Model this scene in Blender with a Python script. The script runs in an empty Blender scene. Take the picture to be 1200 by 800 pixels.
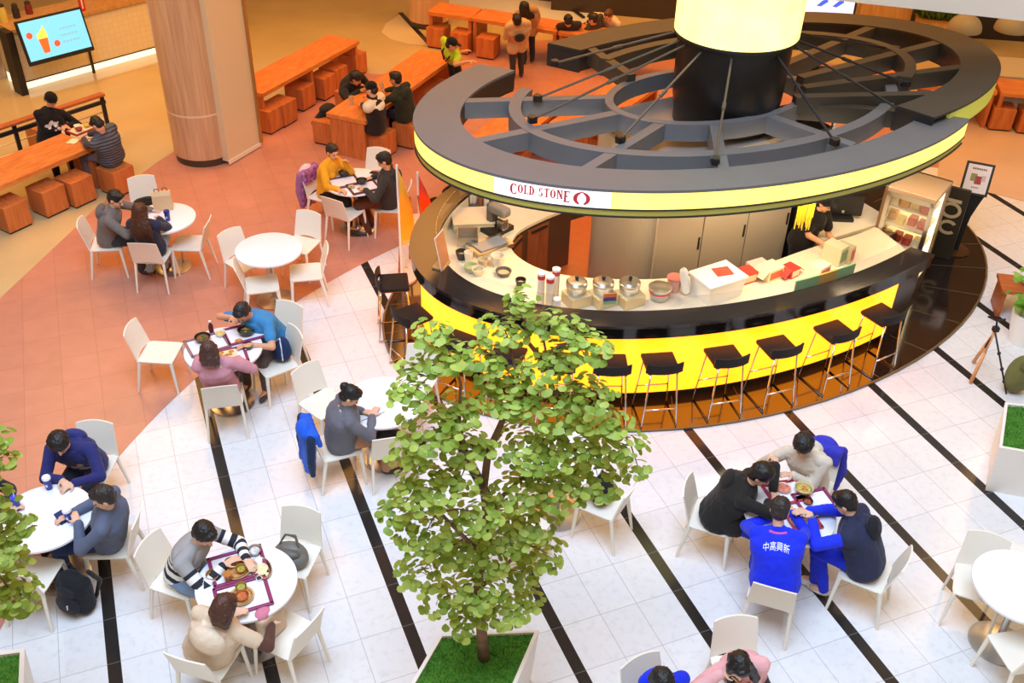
import bpy, bmesh, math, random
from mathutils import noise as MN
from mathutils import Vector, Matrix, Quaternion
from mathutils.bvhtree import BVHTree
random.seed(7)
PI=math.pi
SC=bpy.context.scene
COL=SC.collection
V=Vector
# ------------------------------------------------------------ camera (solved from the floor grid and round table tops)
CF,CTH,CRO,CAMH=1199.07,.626,.029,7.125
_c,_s=math.cos(CTH),math.sin(CTH)
_R0=V((1,0,0));_U0=V((0,_s,_c));_D=V((0,_c,-_s))
_R=_R0*math.cos(CRO)+_U0*math.sin(CRO); _U=_U0*math.cos(CRO)-_R0*math.sin(CRO)
def at(x,y,z=0.):
    """ground-plane lookup: world point at height z that the photograph shows at pixel x,y"""
    d=_R*((x-600)/CF)+_U*((400-y)/CF)+_D
    t=(z-CAMH)/d.z
    return V((0,0,CAMH))+d*t
def at_y(x,y,Y):
    d=_R*((x-600)/CF)+_U*((400-y)/CF)+_D
    return V((0,0,CAMH))+d*(Y/d.y)
cam=bpy.data.cameras.new('camera');co=bpy.data.objects.new('camera',cam);COL.objects.link(co)
cam.sensor_width=36;cam.lens=CF/1200*36;cam.clip_end=200
M=Matrix((( _R.x,_U.x,-_D.x,0),(_R.y,_U.y,-_D.y,0),(_R.z,_U.z,-_D.z,CAMH),(0,0,0,1)))
co.matrix_world=M;SC.camera=co
# ------------------------------------------------------------ materials
def lin(h):
    if isinstance(h,str):
        h=h.lstrip('#');h=[int(h[i:i+2],16)/255 for i in (0,2,4)]
    return tuple((c/12.92 if c<=.04045 else ((c+.055)/1.055)**2.4) for c in h[:3])+(1,)
_mats={}
def mat(name,col,rough=.5,metal=0.,spec=.5,bump=0.,bscale=60.,vary=0.,vscale=8.,emit=None,estr=0.,trans=0.,alpha=1.,coat=0.,sheen=0.,stretch=None):
    if name in _mats: return _mats[name]
    m=bpy.data.materials.new(name);m.use_nodes=True;nt=m.node_tree;b=nt.nodes['Principled BSDF']
    c=lin(col)
    b.inputs['Base Color'].default_value=c
    b.inputs['Roughness'].default_value=rough;b.inputs['Metallic'].default_value=metal
    b.inputs['Specular IOR Level'].default_value=spec
    if coat: b.inputs['Coat Weight'].default_value=coat;b.inputs['Coat Roughness'].default_value=.08
    if sheen: b.inputs['Sheen Weight'].default_value=sheen
    if trans: b.inputs['Transmission Weight'].default_value=trans
    if alpha<1: b.inputs['Alpha'].default_value=alpha
    if emit: b.inputs['Emission Color'].default_value=lin(emit);b.inputs['Emission Strength'].default_value=estr
    if bump or vary:
        tc=nt.nodes.new('ShaderNodeTexCoord');src=tc.outputs['Object']
        if stretch:
            mp=nt.nodes.new('ShaderNodeMapping');mp.inputs['Scale'].default_value=stretch;nt.links.new(src,mp.inputs[0]);src=mp.outputs[0]
        if vary:
            n=nt.nodes.new('ShaderNodeTexNoise');n.inputs['Scale'].default_value=vscale;n.inputs['Detail'].default_value=5
            nt.links.new(src,n.inputs['Vector'])
            r=nt.nodes.new('ShaderNodeValToRGB')
            r.color_ramp.elements[0].position=.3;r.color_ramp.elements[1].position=.7
            r.color_ramp.elements[0].color=tuple(x*(1-vary) for x in c[:3])+(1,)
            r.color_ramp.elements[1].color=tuple(min(1,x*(1+vary)) for x in c[:3])+(1,)
            nt.links.new(n.outputs['Fac'],r.inputs[0]);nt.links.new(r.outputs[0],b.inputs['Base Color'])
        if bump:
            n2=nt.nodes.new('ShaderNodeTexNoise');n2.inputs['Scale'].default_value=bscale;n2.inputs['Detail'].default_value=4
            nt.links.new(src,n2.inputs['Vector'])
            bp=nt.nodes.new('ShaderNodeBump');bp.inputs['Strength'].default_value=bump;bp.inputs['Distance'].default_value=.01
            nt.links.new(n2.outputs['Fac'],bp.inputs['Height']);nt.links.new(bp.outputs[0],b.inputs['Normal'])
    _mats[name]=m
    return m
def cloth(col,rough=.85): return mat('cloth_'+str(col),col,rough,spec=.2,bump=.55,bscale=16,vary=.1,vscale=6,sheen=.1)
def plain(col,rough=.5,**k): return mat('plain_'+str(col)+str(rough),col,rough,**k)
def emissive(name,col,strength,vary=0):
    if name in _mats: return _mats[name]
    m=bpy.data.materials.new(name);m.use_nodes=True;nt=m.node_tree;b=nt.nodes['Principled BSDF']
    b.inputs['Base Color'].default_value=lin(col);b.inputs['Emission Color'].default_value=lin(col);b.inputs['Emission Strength'].default_value=strength
    b.inputs['Roughness'].default_value=.35
    if vary:
        tc=nt.nodes.new('ShaderNodeTexCoord');n=nt.nodes.new('ShaderNodeTexNoise');n.inputs['Scale'].default_value=2.2
        mr=nt.nodes.new('ShaderNodeMapRange');mr.inputs['From Min'].default_value=.3;mr.inputs['From Max'].default_value=.7
        mr.inputs['To Min'].default_value=strength*(1-vary);mr.inputs['To Max'].default_value=strength*(1+vary)
        nt.links.new(tc.outputs['Object'],n.inputs['Vector']);nt.links.new(n.outputs['Fac'],mr.inputs['Value']);nt.links.new(mr.outputs[0],b.inputs['Emission Strength'])
    _mats[name]=m;return m
def wood(name,c1,c2,scale=(14,1.2,14),rough=.42,plank=0):
    if name in _mats: return _mats[name]
    m=bpy.data.materials.new(name);m.use_nodes=True;nt=m.node_tree;b=nt.nodes['Principled BSDF']
    tc=nt.nodes.new('ShaderNodeTexCoord');mp=nt.nodes.new('ShaderNodeMapping');mp.inputs['Scale'].default_value=scale
    n=nt.nodes.new('ShaderNodeTexNoise');n.inputs['Scale'].default_value=2.2;n.inputs['Detail'].default_value=6;n.inputs['Distortion'].default_value=.4
    r=nt.nodes.new('ShaderNodeValToRGB');r.color_ramp.elements[0].position=.32;r.color_ramp.elements[1].position=.68
    r.color_ramp.elements[0].color=lin(c1);r.color_ramp.elements[1].color=lin(c2)
    nt.links.new(tc.outputs['Object'],mp.inputs[0]);nt.links.new(mp.outputs[0],n.inputs['Vector']);nt.links.new(n.outputs['Fac'],r.inputs[0])
    nt.links.new(r.outputs[0],b.inputs['Base Color']);b.inputs['Roughness'].default_value=rough;b.inputs['Specular IOR Level'].default_value=.35
    _mats[name]=m;return m
# ------------------------------------------------------------ mesh helpers
def box(bm,c,s,rz=0.,M=None,bev=0.):
    """box of full size s centred at c, turned rz about z"""
    r=bmesh.ops.create_cube(bm,size=1.)
    vs=r['verts']
    T=Matrix.Translation(V(c))@Matrix.Rotation(rz,4,'Z')@Matrix.Diagonal(V((*s,1)))
    if M is not None: T=M@T
    bmesh.ops.transform(bm,matrix=T,verts=vs)
    if bev:
        es=list({e for v in vs for e in v.link_edges})
        bmesh.ops.bevel(bm,geom=es,offset=bev,segments=2,affect='EDGES',profile=.5)
    return vs
def rings(bm,loops,cap0=True,cap1=True,closed=True):
    """skin a list of equal-length vertex loops"""
    L=[[bm.verts.new(p) for p in lp] for lp in loops]
    n=len(L[0])
    for a,b in zip(L,L[1:]):
        for i in range(n if closed else n-1):
            j=(i+1)%n
            try: bm.faces.new((a[i],a[j],b[j],b[i]))
            except ValueError: pass
    if cap0 and closed: bm.faces.new(list(reversed(L[0])))
    if cap1 and closed: bm.faces.new(L[-1])
    return L
def frame(d):
    d=V(d).normalized();u=V((0,0,1)) if abs(d.z)<.95 else V((1,0,0))
    x=u.cross(d).normalized();return x,d.cross(x).normalized(),d
def tube(bm,pts,r,n=8,cap=True):
    """round tube through pts; r a number or list"""
    pts=[V(p) for p in pts];R=r if isinstance(r,(list,tuple)) else [r]*len(pts)
    loops=[];px=None
    for i,p in enumerate(pts):
        d=(pts[min(i+1,len(pts)-1)]-pts[max(i-1,0)]).normalized()
        if px is None: x,y,_=frame(d)
        else:
            x=(px-d*px.dot(d)).normalized();y=d.cross(x)
        px=x
        loops.append([p+(x*math.cos(2*PI*k/n)+y*math.sin(2*PI*k/n))*R[i] for k in range(n)])
    rings(bm,loops,cap,cap)
def lathe(bm,prof,c=(0,0,0),n=24,cap0=True,cap1=True):
    c=V(c)
    rings(bm,[[c+V((r*math.cos(2*PI*k/n),r*math.sin(2*PI*k/n),z)) for k in range(n)] for r,z in prof],cap0,cap1)
def capsule(bm,a,b,ra,rb,n=12):
    a,b=V(a),V(b);d=b-a;L=d.length
    if L<1e-5: d=V((0,0,1))
    x,y,z=frame(d)
    loops=[]
    def ring(c,r): loops.append([c+(x*math.cos(2*PI*k/n)+y*math.sin(2*PI*k/n))*r for k in range(n)])
    for t in (-80,-55,-28): ring(a+z*ra*math.sin(math.radians(t)),ra*math.cos(math.radians(t)))
    ring(a,ra);ring(b,rb)
    for t in (28,55,80): ring(b+z*rb*math.sin(math.radians(t)),rb*math.cos(math.radians(t)))
    rings(bm,loops)
def ellipsoid(bm,c,r,ax=None,n=14,m=9):
    """ellipsoid, r=(rx,ry,rz), ax=3 axes"""
    c=V(c);X,Y,Z=ax if ax else (V((1,0,0)),V((0,1,0)),V((0,0,1)))
    loops=[]
    for j in range(m):
        t=math.radians(-82+164*j/(m-1))
        loops.append([c+X*(r[0]*math.cos(t)*math.cos(2*PI*k/n))+Y*(r[1]*math.cos(t)*math.sin(2*PI*k/n))+Z*(r[2]*math.sin(t)) for k in range(n)])
    rings(bm,loops)
def prism(bm,poly,z0,z1):
    rings(bm,[[V((x,y,z0)) for x,y in poly],[V((x,y,z1)) for x,y in poly]])
def obj(name,bm,m,parent=None,smooth=False,auto=None,loc=None,rz=None,recalc=True):
    if recalc: bmesh.ops.recalc_face_normals(bm,faces=bm.faces[:])
    me=bpy.data.meshes.new(name);bm.to_mesh(me);bm.free()
    for x in (m if isinstance(m,(list,tuple)) else [m]): me.materials.append(x)
    if smooth: 
        me.shade_smooth()
        if auto: 
            try: me.set_sharp_from_angle(angle=math.radians(auto))
            except Exception: pass
    o=bpy.data.objects.new(name,me);COL.objects.link(o)
    if parent: o.parent=parent
    if loc is not None: o.location=loc
    if rz is not None: o.rotation_euler=(0,0,rz)
    return o
def B(): return bmesh.new()
def tag(o,label,cat,group=None,kind=None):
    o['label']=label;o['category']=cat
    if group: o['group']=group
    if kind: o['kind']=kind
    return o
def thing(name,label,cat,loc=(0,0,0),rz=0.,group=None):
    o=bpy.data.objects.new(name,None);COL.objects.link(o);o.location=loc;o.rotation_euler=(0,0,rz);o.empty_display_size=.1
    return tag(o,label,cat,group)
def struct(name,bm,m,**k):
    o=obj(name,bm,m,**k);o['kind']='structure';return o
def copy_tree(o,parent=None):
    c=o.copy();COL.objects.link(c)
    if parent: c.parent=parent
    for ch in KIDS.get(o.name,[]) or [x for x in o.children]: copy_tree(ch,c)
    return c
KIDS={}
def dup(root,loc,rz,label,group=None,cat=None):
    c=copy_tree(root);c.location=loc;c.rotation_euler=(0,0,rz);c['label']=label
    if group: c['group']=group
    elif 'group' in c: del c['group']
    if cat: c['category']=cat
    return c
def proto(maker):
    """first use returns the built thing itself, later uses return copies"""
    st={'o':None}
    def place(loc,rz,label,group=None):
        if st['o'] is None:
            o=maker();st['o']=o;o.location=loc;o.rotation_euler=(0,0,rz);o['label']=label
            if group:o['group']=group
            return o
        return dup(st['o'],loc,rz,label,group)
    return place
def remesh(bm,voxel,smooth=4):
    """melt a heap of overlapping closed solids into one continuous skin"""
    bmesh.ops.recalc_face_normals(bm,faces=bm.faces[:])
    me=bpy.data.meshes.new('tmp');bm.to_mesh(me);bm.free()
    o=bpy.data.objects.new('tmp',me);COL.objects.link(o)
    md=o.modifiers.new('r','REMESH');md.mode='VOXEL';md.voxel_size=voxel;md.use_smooth_shade=True
    if smooth:
        s=o.modifiers.new('s','SMOOTH');s.factor=.5;s.iterations=smooth
    dg=bpy.context.evaluated_depsgraph_get()
    dg.update()
    ev=o.evaluated_get(dg)
    out=bpy.data.meshes.new_from_object(ev,depsgraph=dg)
    bpy.data.objects.remove(o);bpy.data.meshes.remove(me)
    return out
def crumple(me,fine=.004,broad=.006,sb=6.5,sf=19.):
    """folds of real depth in cloth and strands in hair"""
    n=len(me.vertices);nr=[0.]*(n*3);me.vertices.foreach_get('normal',nr)
    for v in me.vertices:
        i=v.index*3;c=v.co
        d=MN.noise(V((c.x*sb,c.y*sb,c.z*sb*.8)))*broad+(abs(MN.noise(V((c.x*sf,c.y*sf,c.z*sf*.6+3))))-.2)*fine*1.6
        v.co=(c.x+nr[i]*d,c.y+nr[i+1]*d,c.z+nr[i+2]*d)
    me.update();return me
def mobj(name,me,m,parent=None,T=None):
    if T is not None: me.transform(T)
    me.materials.clear();me.materials.append(m)
    me.shade_smooth()
    o=bpy.data.objects.new(name,me);COL.objects.link(o)
    if parent:o.parent=parent
    return o
ORD=['first','second','third','fourth','fifth','sixth','seventh','eighth','ninth','tenth','eleventh','twelfth','thirteenth','fourteenth']
# ------------------------------------------------------------ materials shared by many things
AZ=.395                                                             # direction the floor stripes are counted along
M_cream=mat('cream_plastic','#efe6d2',.45,spec=.4)
M_white=mat('white_laminate','#f4f4f6',.3,spec=.5)
M_steel=mat('brushed_steel','#c9c6c0',.28,metal=1.)
M_chrome=mat('chrome','#dcdcdc',.12,metal=1.)
M_black=mat('black_satin','#1c1b1b',.4)
M_blackgloss=mat('black_stone','#141110',.12,spec=.6)
M_charcoal=mat('charcoal_paint','#68696a',.5,vary=.05,vscale=3)
M_darkmetal=mat('dark_metal','#2b2a2a',.4,metal=.3)
M_orange=wood('orange_wood','#cb7032','#df9048',(2.2,9,9))
M_orangev=wood('orange_wood_upright','#b96432','#d17f42',(9,9,1.1))
M_rail=wood('rail_wood','#a9572c','#bf6c38',(1.5,12,12))
M_colwood=wood('pale_column_wood','#c79a72','#dcb489',(10,10,.5),.35)
M_tan=wood('tan_wood','#b98a52','#cda368',(9,9,1.),.4)
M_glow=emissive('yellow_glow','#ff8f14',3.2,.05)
M_glow2=emissive('lemon_glow','#ffe66c',1.3,.18)
M_lantern=emissive('lantern_glow','#ffea8c',1.6,.25)
M_whiteglow=emissive('white_glow','#f6fbff',1.05)
M_red=mat('red_print','#d0343a',.5)
M_grass=mat('artificial_grass','#4c8a22',.9,bump=1.,bscale=220,vary=.35,vscale=60)
M_skin=mat('skin','#e3b493',.55,spec=.3,vary=.05,vscale=20)
M_hair=mat('black_hair','#17130f',.45,bump=.6,bscale=90,stretch=(1,1,.2))
M_brownhair=mat('brown_hair','#4a2817',.45,bump=.6,bscale=90,stretch=(1,1,.2),vary=.3,vscale=14)
M_eye=mat('eye','#1a1210',.3)
M_lip=mat('lip','#b4695a',.5)
def thin_glass(name,tint='#ffffff',t=.9):
    if name in _mats:return _mats[name]
    m=bpy.data.materials.new(name);m.use_nodes=True;nt=m.node_tree
    for n in list(nt.nodes):
        if n.type!='OUTPUT_MATERIAL': nt.nodes.remove(n)
    out=[n for n in nt.nodes][0]
    tr=nt.nodes.new('ShaderNodeBsdfTransparent');tr.inputs[0].default_value=lin(tint)
    gl=nt.nodes.new('ShaderNodeBsdfGlossy');gl.inputs['Roughness'].default_value=.05
    mx=nt.nodes.new('ShaderNodeMixShader');mx.inputs[0].default_value=1-t
    nt.links.new(tr.outputs[0],mx.inputs[1]);nt.links.new(gl.outputs[0],mx.inputs[2]);nt.links.new(mx.outputs[0],out.inputs[0])
    _mats[name]=m;return m
M_glass=thin_glass('clear_glass')
M_frost=mat('clear_plastic','#e9ece6',.25,trans=.0,alpha=.45)
# ------------------------------------------------------------ floor
def floor_material():
    m=bpy.data.materials.new('marble_tiles_with_black_bands');m.use_nodes=True;nt=m.node_tree;b=nt.nodes['Principled BSDF']
    N=nt.nodes.new;L=nt.links.new
    tc=N('ShaderNodeTexCoord');mp=N('ShaderNodeMapping');mp.vector_type='POINT';mp.inputs['Rotation'].default_value=(0,0,-AZ)
    L(tc.outputs['Object'],mp.inputs[0]);sx=N('ShaderNodeSeparateXYZ');L(mp.outputs[0],sx.inputs[0])
    def mth(op,a,bv=None,c=None):
        n=N('ShaderNodeMath');n.operation=op
        for i,x in enumerate((a,bv,c)):
            if x is None: continue
            if isinstance(x,(int,float)): n.inputs[i].default_value=x
            else: L(x,n.inputs[i])
        return n.outputs[0]
    def wrap_dist(src,off,per):          # distance to nearest line of a family
        a=mth('SUBTRACT',src,off);a=mth('DIVIDE',a,per);a=mth('ADD',a,.5);a=mth('FRACT',a);a=mth('SUBTRACT',a,.5);a=mth('ABSOLUTE',a);return mth('MULTIPLY',a,per)
    u,v=sx.outputs[0],sx.outputs[1]
    ds=wrap_dist(u,-.939,1.182)
    stripe=mth('LESS_THAN',ds,.054)
    # tile joints between bands: three tiles; joints at +-.062 and +-.237
    j1=mth('LESS_THAN',mth('ABSOLUTE',mth('SUBTRACT',ds,.4155)),.0035)
    dv=wrap_dist(v,5.0686,.478)
    j2=mth('LESS_THAN',dv,.0035)
    joint=mth('MAXIMUM',j1,j2)
    nz=N('ShaderNodeTexNoise');nz.inputs['Scale'].default_value=14;nz.inputs['Detail'].default_value=7;nz.inputs['Roughness'].default_value=.65;L(tc.outputs['Object'],nz.inputs['Vector'])
    r=N('ShaderNodeValToRGB');e=r.color_ramp.elements;e[0].position=.28;e[0].color=lin('#d9d8d3');e[1].position=.5;e[1].color=lin('#e7e5e0');L(nz.outputs['Fac'],r.inputs[0])
    # per-tile tone
    cm=N('ShaderNodeCombineXYZ');L(mth('FLOOR',mth('DIVIDE',mth('ADD',u,.939-.4155),.3940)),cm.inputs[0]);L(mth('FLOOR',mth('DIVIDE',mth('SUBTRACT',v,5.0686),.478)),cm.inputs[1])
    wn=N('ShaderNodeTexWhiteNoise');L(cm.outputs[0],wn.inputs['Vector'])
    tone=N('ShaderNodeMapRange');tone.inputs['To Min'].default_value=.93;tone.inputs['To Max'].default_value=1.;L(wn.outputs['Value'],tone.inputs['Value'])
    mul=N('ShaderNodeMix');mul.data_type='RGBA';mul.blend_type='MULTIPLY';mul.inputs[0].default_value=1
    L(r.outputs[0],mul.inputs[6]);L(tone.outputs[0],mul.inputs[7])
    mj=N('ShaderNodeMix');mj.data_type='RGBA';L(mth('MULTIPLY',joint,.5),mj.inputs[0]);L(mul.outputs[2],mj.inputs[6]);mj.inputs[7].default_value=lin('#8f8d86')
    ms=N('ShaderNodeMix');ms.data_type='RGBA';L(stripe,ms.inputs[0]);L(mj.outputs[2],ms.inputs[6])
    sb=N('ShaderNodeMix');sb.data_type='RGBA';L(mth('MULTIPLY',j2,.6),sb.inputs[0]);sb.inputs[6].default_value=lin('#2a2724');sb.inputs[7].default_value=lin('#77746e')
    L(sb.outputs[2],ms.inputs[7])
    L(ms.outputs[2],b.inputs['Base Color'])
    b.inputs['Roughness'].default_value=.16;b.inputs['Specular IOR Level'].default_value=.4
    return m
bm=B();bmesh.ops.create_grid(bm,x_segments=1,y_segments=1,size=1);bmesh.ops.scale(bm,vec=(26,26,1),verts=bm.verts);bmesh.ops.translate(bm,vec=(0,14,0),verts=bm.verts)
struct('floor',bm,floor_material())
def sector(bm,c,r0,r1,a0,a1,z,n=60):
    """flat ring sector"""
    A=[bm.verts.new((c[0]+r0*math.cos(a0+(a1-a0)*i/n),c[1]+r0*math.sin(a0+(a1-a0)*i/n),z)) for i in range(n+1)]
    Bv=[bm.verts.new((c[0]+r1*math.cos(a0+(a1-a0)*i/n),c[1]+r1*math.sin(a0+(a1-a0)*i/n),z)) for i in range(n+1)]
    for i in range(n): bm.faces.new((A[i],A[i+1],Bv[i+1],Bv[i]))
# terracotta band that runs round the seating, between two arcs
def terracotta():
    m=mat('terracotta_tiles','#c98a70',.28,spec=.4,vary=.05,vscale=5)
    nt=m.node_tree;b=nt.nodes['Principled BSDF'];N=nt.nodes.new;L=nt.links.new
    old=b.inputs['Base Color'].links[0].from_socket
    tc=N('ShaderNodeTexCoord');mp=N('ShaderNodeMapping');mp.inputs['Rotation'].default_value=(0,0,-AZ);L(tc.outputs['Object'],mp.inputs[0])
    br=N('ShaderNodeTexBrick');br.offset=0;br.inputs['Color1'].default_value=(1,1,1,1);br.inputs['Color2'].default_value=(.94,.94,.94,1);br.inputs['Mortar'].default_value=(.78,.76,.74,1)
    br.inputs['Scale'].default_value=1;br.inputs['Mortar Size'].default_value=.004;br.inputs['Brick Width'].default_value=.394;br.inputs['Row Height'].default_value=.478
    L(mp.outputs[0],br.inputs['Vector'])
    mx=N('ShaderNodeMix');mx.data_type='RGBA';mx.blend_type='MULTIPLY';mx.inputs[0].default_value=1;L(old,mx.inputs[6]);L(br.outputs[0],mx.inputs[7]);L(mx.outputs[2],b.inputs['Base Color'])
    return m
M_terra=terracotta()
bm=B()
C1=(5.419,5.31);R1=9.664
out=[]
inn=[]
for i in range(81):
    a=math.radians(206-128*i/80)                                    # inner edge, arc about the middle of the hall
    inn.append((C1[0]+R1*math.cos(a),C1[1]+R1*math.sin(a)))
outer_pts=[(-6.9,3.4),(-6.75,5.5),(-6.6,7.6),(-6.46,9.2),(-6.34,10.44),(-6.1,11.92),(-5.97,12.79),(-5.71,13.71),(-5.57,14.2),(-5.2,15.2),(-4.6,16.3),(-3.9,17.3),(-3.3,18.05),(-2.85,18.2),(-2.4,18.1),(-1.9,18.4),(-1.2,19.4),(0.2,20.2),(2,20.3),(4.5,19.9),(6.5,19.2),(7.6,17.5),(7.6,15.6)]
def resample(P,n):
    d=[0]
    for p,q in zip(P,P[1:]): d.append(d[-1]+math.hypot(q[0]-p[0],q[1]-p[1]))
    o=[]
    for i in range(n):
        t=d[-1]*i/(n-1);k=max(j for j in range(len(d)) if d[j]<=t+1e-9);k=min(k,len(P)-2)
        f=(t-d[k])/(d[k+1]-d[k]);o.append((P[k][0]+(P[k+1][0]-P[k][0])*f,P[k][1]+(P[k+1][1]-P[k][1])*f))
    return o
oo=resample(outer_pts,81)
a_=[bm.verts.new((x,y,.003)) for x,y in inn];b_=[bm.verts.new((x,y,.003)) for x,y in oo]
for i in range(80): bm.faces.new((a_[i],a_[i+1],b_[i+1],b_[i]))
struct('floor_terracotta',bm,M_terra)
# polished beige stone beyond the terracotta; at left, warm light on marble coloured in
bm=B()
far_pts=[(-22,3.4),(-22,12),(-20,22),(-10,34),(0,36),(12,34),(22,26),(24,14)]
ff=resample(far_pts,81)
b_=[bm.verts.new((x,y,.0015)) for x,y in oo];c_=[bm.verts.new((x,y,.0015)) for x,y in ff]
for i in range(80): bm.faces.new((b_[i],b_[i+1],c_[i+1],c_[i]))
M_beige=mat('beige_stone_warm_lit_marble','#cfb884',.1,spec=.5,vary=.06,vscale=1.2)
struct('floor_beige',bm,M_beige)
bm=B()
Q=[at(1098,212),at(1142,222),at(1205,237),at(1300,262),at(1500,240),at(1400,60),at(1150,120),at(1105,150)]
bm.faces.new([bm.verts.new((q.x,q.y,.0045)) for q in Q]);struct('floor_beige.001',bm,mat('polished_rose_stone','#d9b898',.12,spec=.5,vary=.05,vscale=1.2))
bm=B()
Q=[at(520,6),at(560,16),at(660,32),at(704,38),at(712,0),at(700,-40),at(520,-40)]
bm.faces.new([bm.verts.new((q.x,q.y,.0045)) for q in reversed(Q)]);struct('floor_pale',bm,mat('pale_stone','#eceff0',.2,spec=.5))
# cream inlay with a black stripe near the top of the picture
Q=[at(447,38),at(452,28),at(470,16),at(505,54),at(480,52),at(458,46)]
bm=B();bm.faces.new([bm.verts.new((q.x,q.y,.0045)) for q in reversed(Q)]);struct('floor_cream',bm,mat('cream_stone_floor','#e6d6ac',.2))
bm=B();a_,b_=at(469,15),at(507,56);d=b_-a_;box(bm,((a_.x+b_.x)/2,(a_.y+b_.y)/2,.004),(d.length,.1,.006),math.atan2(d.y,d.x));struct('trim_2',bm,mat('black_stripe_stone','#2a2724',.2))
# ------------------------------------------------------------ unseen upper gallery added over the rear of the hall, and far walls
bm=B();box(bm,(2,21.3,8.65),(44,25.4,.3));struct('unseen_ceiling',bm,mat('gallery_underside','#eadfca',.7))  # unseen slab, added to keep the skylight off the rear floor
bm=B();box(bm,(0,34,3),(60,.3,6));struct('wall_back',bm,mat('warm_plaster','#d9b98a',.7))
bm=B();box(bm,(-21,16,3),(.3,36,6));struct('wall_left',bm,_mats['warm_plaster'])
bm=B();box(bm,(24,16,3),(.3,36,6));struct('wall_right',bm,_mats['warm_plaster'])
# ------------------------------------------------------------ kiosk
K=V((2.5,11.55,0));KT=math.radians(29.5)
Ku=V((math.cos(KT),math.sin(KT),0));Kv=V((-math.sin(KT),math.cos(KT),0))
def kp(u,v,z=0.): return K+Ku*u+Kv*v+V((0,0,z))
def ell(c,th,a,b,deg):
    t=math.radians(deg);u,v=a*math.cos(t),b*math.sin(t)
    return V((c[0]+u*math.cos(th)-v*math.sin(th),c[1]+u*math.sin(th)+v*math.cos(th),0))
def ering(bm,c,th,ao,bo,ai,bi,z0,z1,d0,d1,n=72):
    """solid sector of an oval ring"""
    full=abs(abs(d1-d0)-360)<1e-6
    N=n if full else n+1
    q=[]
    for i in range(N):
        d=d0+(d1-d0)*i/n
        o=ell(c,th,ao,bo,d);p=ell(c,th,ai,bi,d)
        q.append([bm.verts.new((o.x,o.y,z0)),bm.verts.new((o.x,o.y,z1)),bm.verts.new((p.x,p.y,z1)),bm.verts.new((p.x,p.y,z0))])
    for i in range(n):
        a,b=q[i],q[(i+1)%N]
        for k in range(4): bm.faces.new((a[k],b[k],b[(k+1)%4],a[(k+1)%4]))
    if not full: bm.faces.new(q[0]);bm.faces.new(list(reversed(q[-1])))
def eplate(bm,c,th,a,b,z0,z1,n=96):
    P=[ell(c,th,a,b,360*i/n) for i in range(n)]
    prism(bm,[(p.x,p.y) for p in P],z0,z1)
# dark polished granite disc under the kiosk
M_granite=mat('polished_dark_granite','#21140d',.1,spec=.5,vary=.3,vscale=30)
M_granite.node_tree.nodes['Principled BSDF'].inputs['IOR'].default_value=2.0
nt=M_granite.node_tree;b=nt.nodes['Principled BSDF']
bm=B();eplate(bm,kp(-.05,-.02),KT,4.36,2.79,0.,.02);o=struct('floor_granite',bm,M_granite)
# thin joints in the granite
bm=B()
for d in range(0,360,12):
    p=ell(kp(-.05,-.02),KT,4.345,2.775,d);q=ell(kp(-.05,-.02),KT,3.6,2.1,d)
    dd=(p-q);c=(p+q)/2;box(bm,(c.x,c.y,.0205),(dd.length,.008,.001),math.atan2(dd.y,dd.x))
ering(bm,kp(-.05,-.02),KT,4.375,2.805,4.35,2.78,0,.022,0,360)
struct('trim_1',bm,mat('granite_joint','#6b5636',.4))
# kiosk interior floor
bm=B();eplate(bm,kp(-.3,.2),KT,3.2,1.75,.02,.026);struct('floor_kiosk',bm,mat('orange_quarry_tile','#c9642c',.4,vary=.06))
CO,CI=(4.05,2.42),(3.70,2.15)
cnt=thing('serving_counter','oval ice cream counter with black stone top and glowing yellow front','counter',K)
def kobj(name,bm,m,parent,**k):
    pr=parent
    while pr.parent: pr=pr.parent
    bmesh.ops.translate(bm,vec=-V(pr.location),verts=bm.verts)
    return obj(name,bm,m,parent,**k)
KC=kp(0,0)
D0,D1=-69,-236
bm=B();ering(bm,KC,KT,*CO,*CI,1.06,1.1,D0,D1,90);kobj('countertop',bm,mat('black_granite_top','#2d2723',.14,spec=.6,vary=.2,vscale=40),cnt)
bm=B();ering(bm,KC,KT,CO[0]-.01,CO[1]-.01,CI[0]+.05,CI[1]+.05,.93,1.06,D0,D1,90);kobj('fascia',bm,M_blackgloss,cnt)
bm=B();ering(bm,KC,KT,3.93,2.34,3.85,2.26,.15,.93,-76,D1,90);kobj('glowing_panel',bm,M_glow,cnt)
bm=B();ering(bm,KC,KT,3.86,2.27,3.78,2.19,.02,.15,-74,D1,90);kobj('plinth',bm,M_black,cnt)
bm=B();ering(bm,KC,KT,3.92,2.32,3.8,2.2,.02,.93,-69,-75.8,6);kobj('end_panel',bm,mat('dark_end_panel','#3a2a20',.25),cnt)
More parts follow.
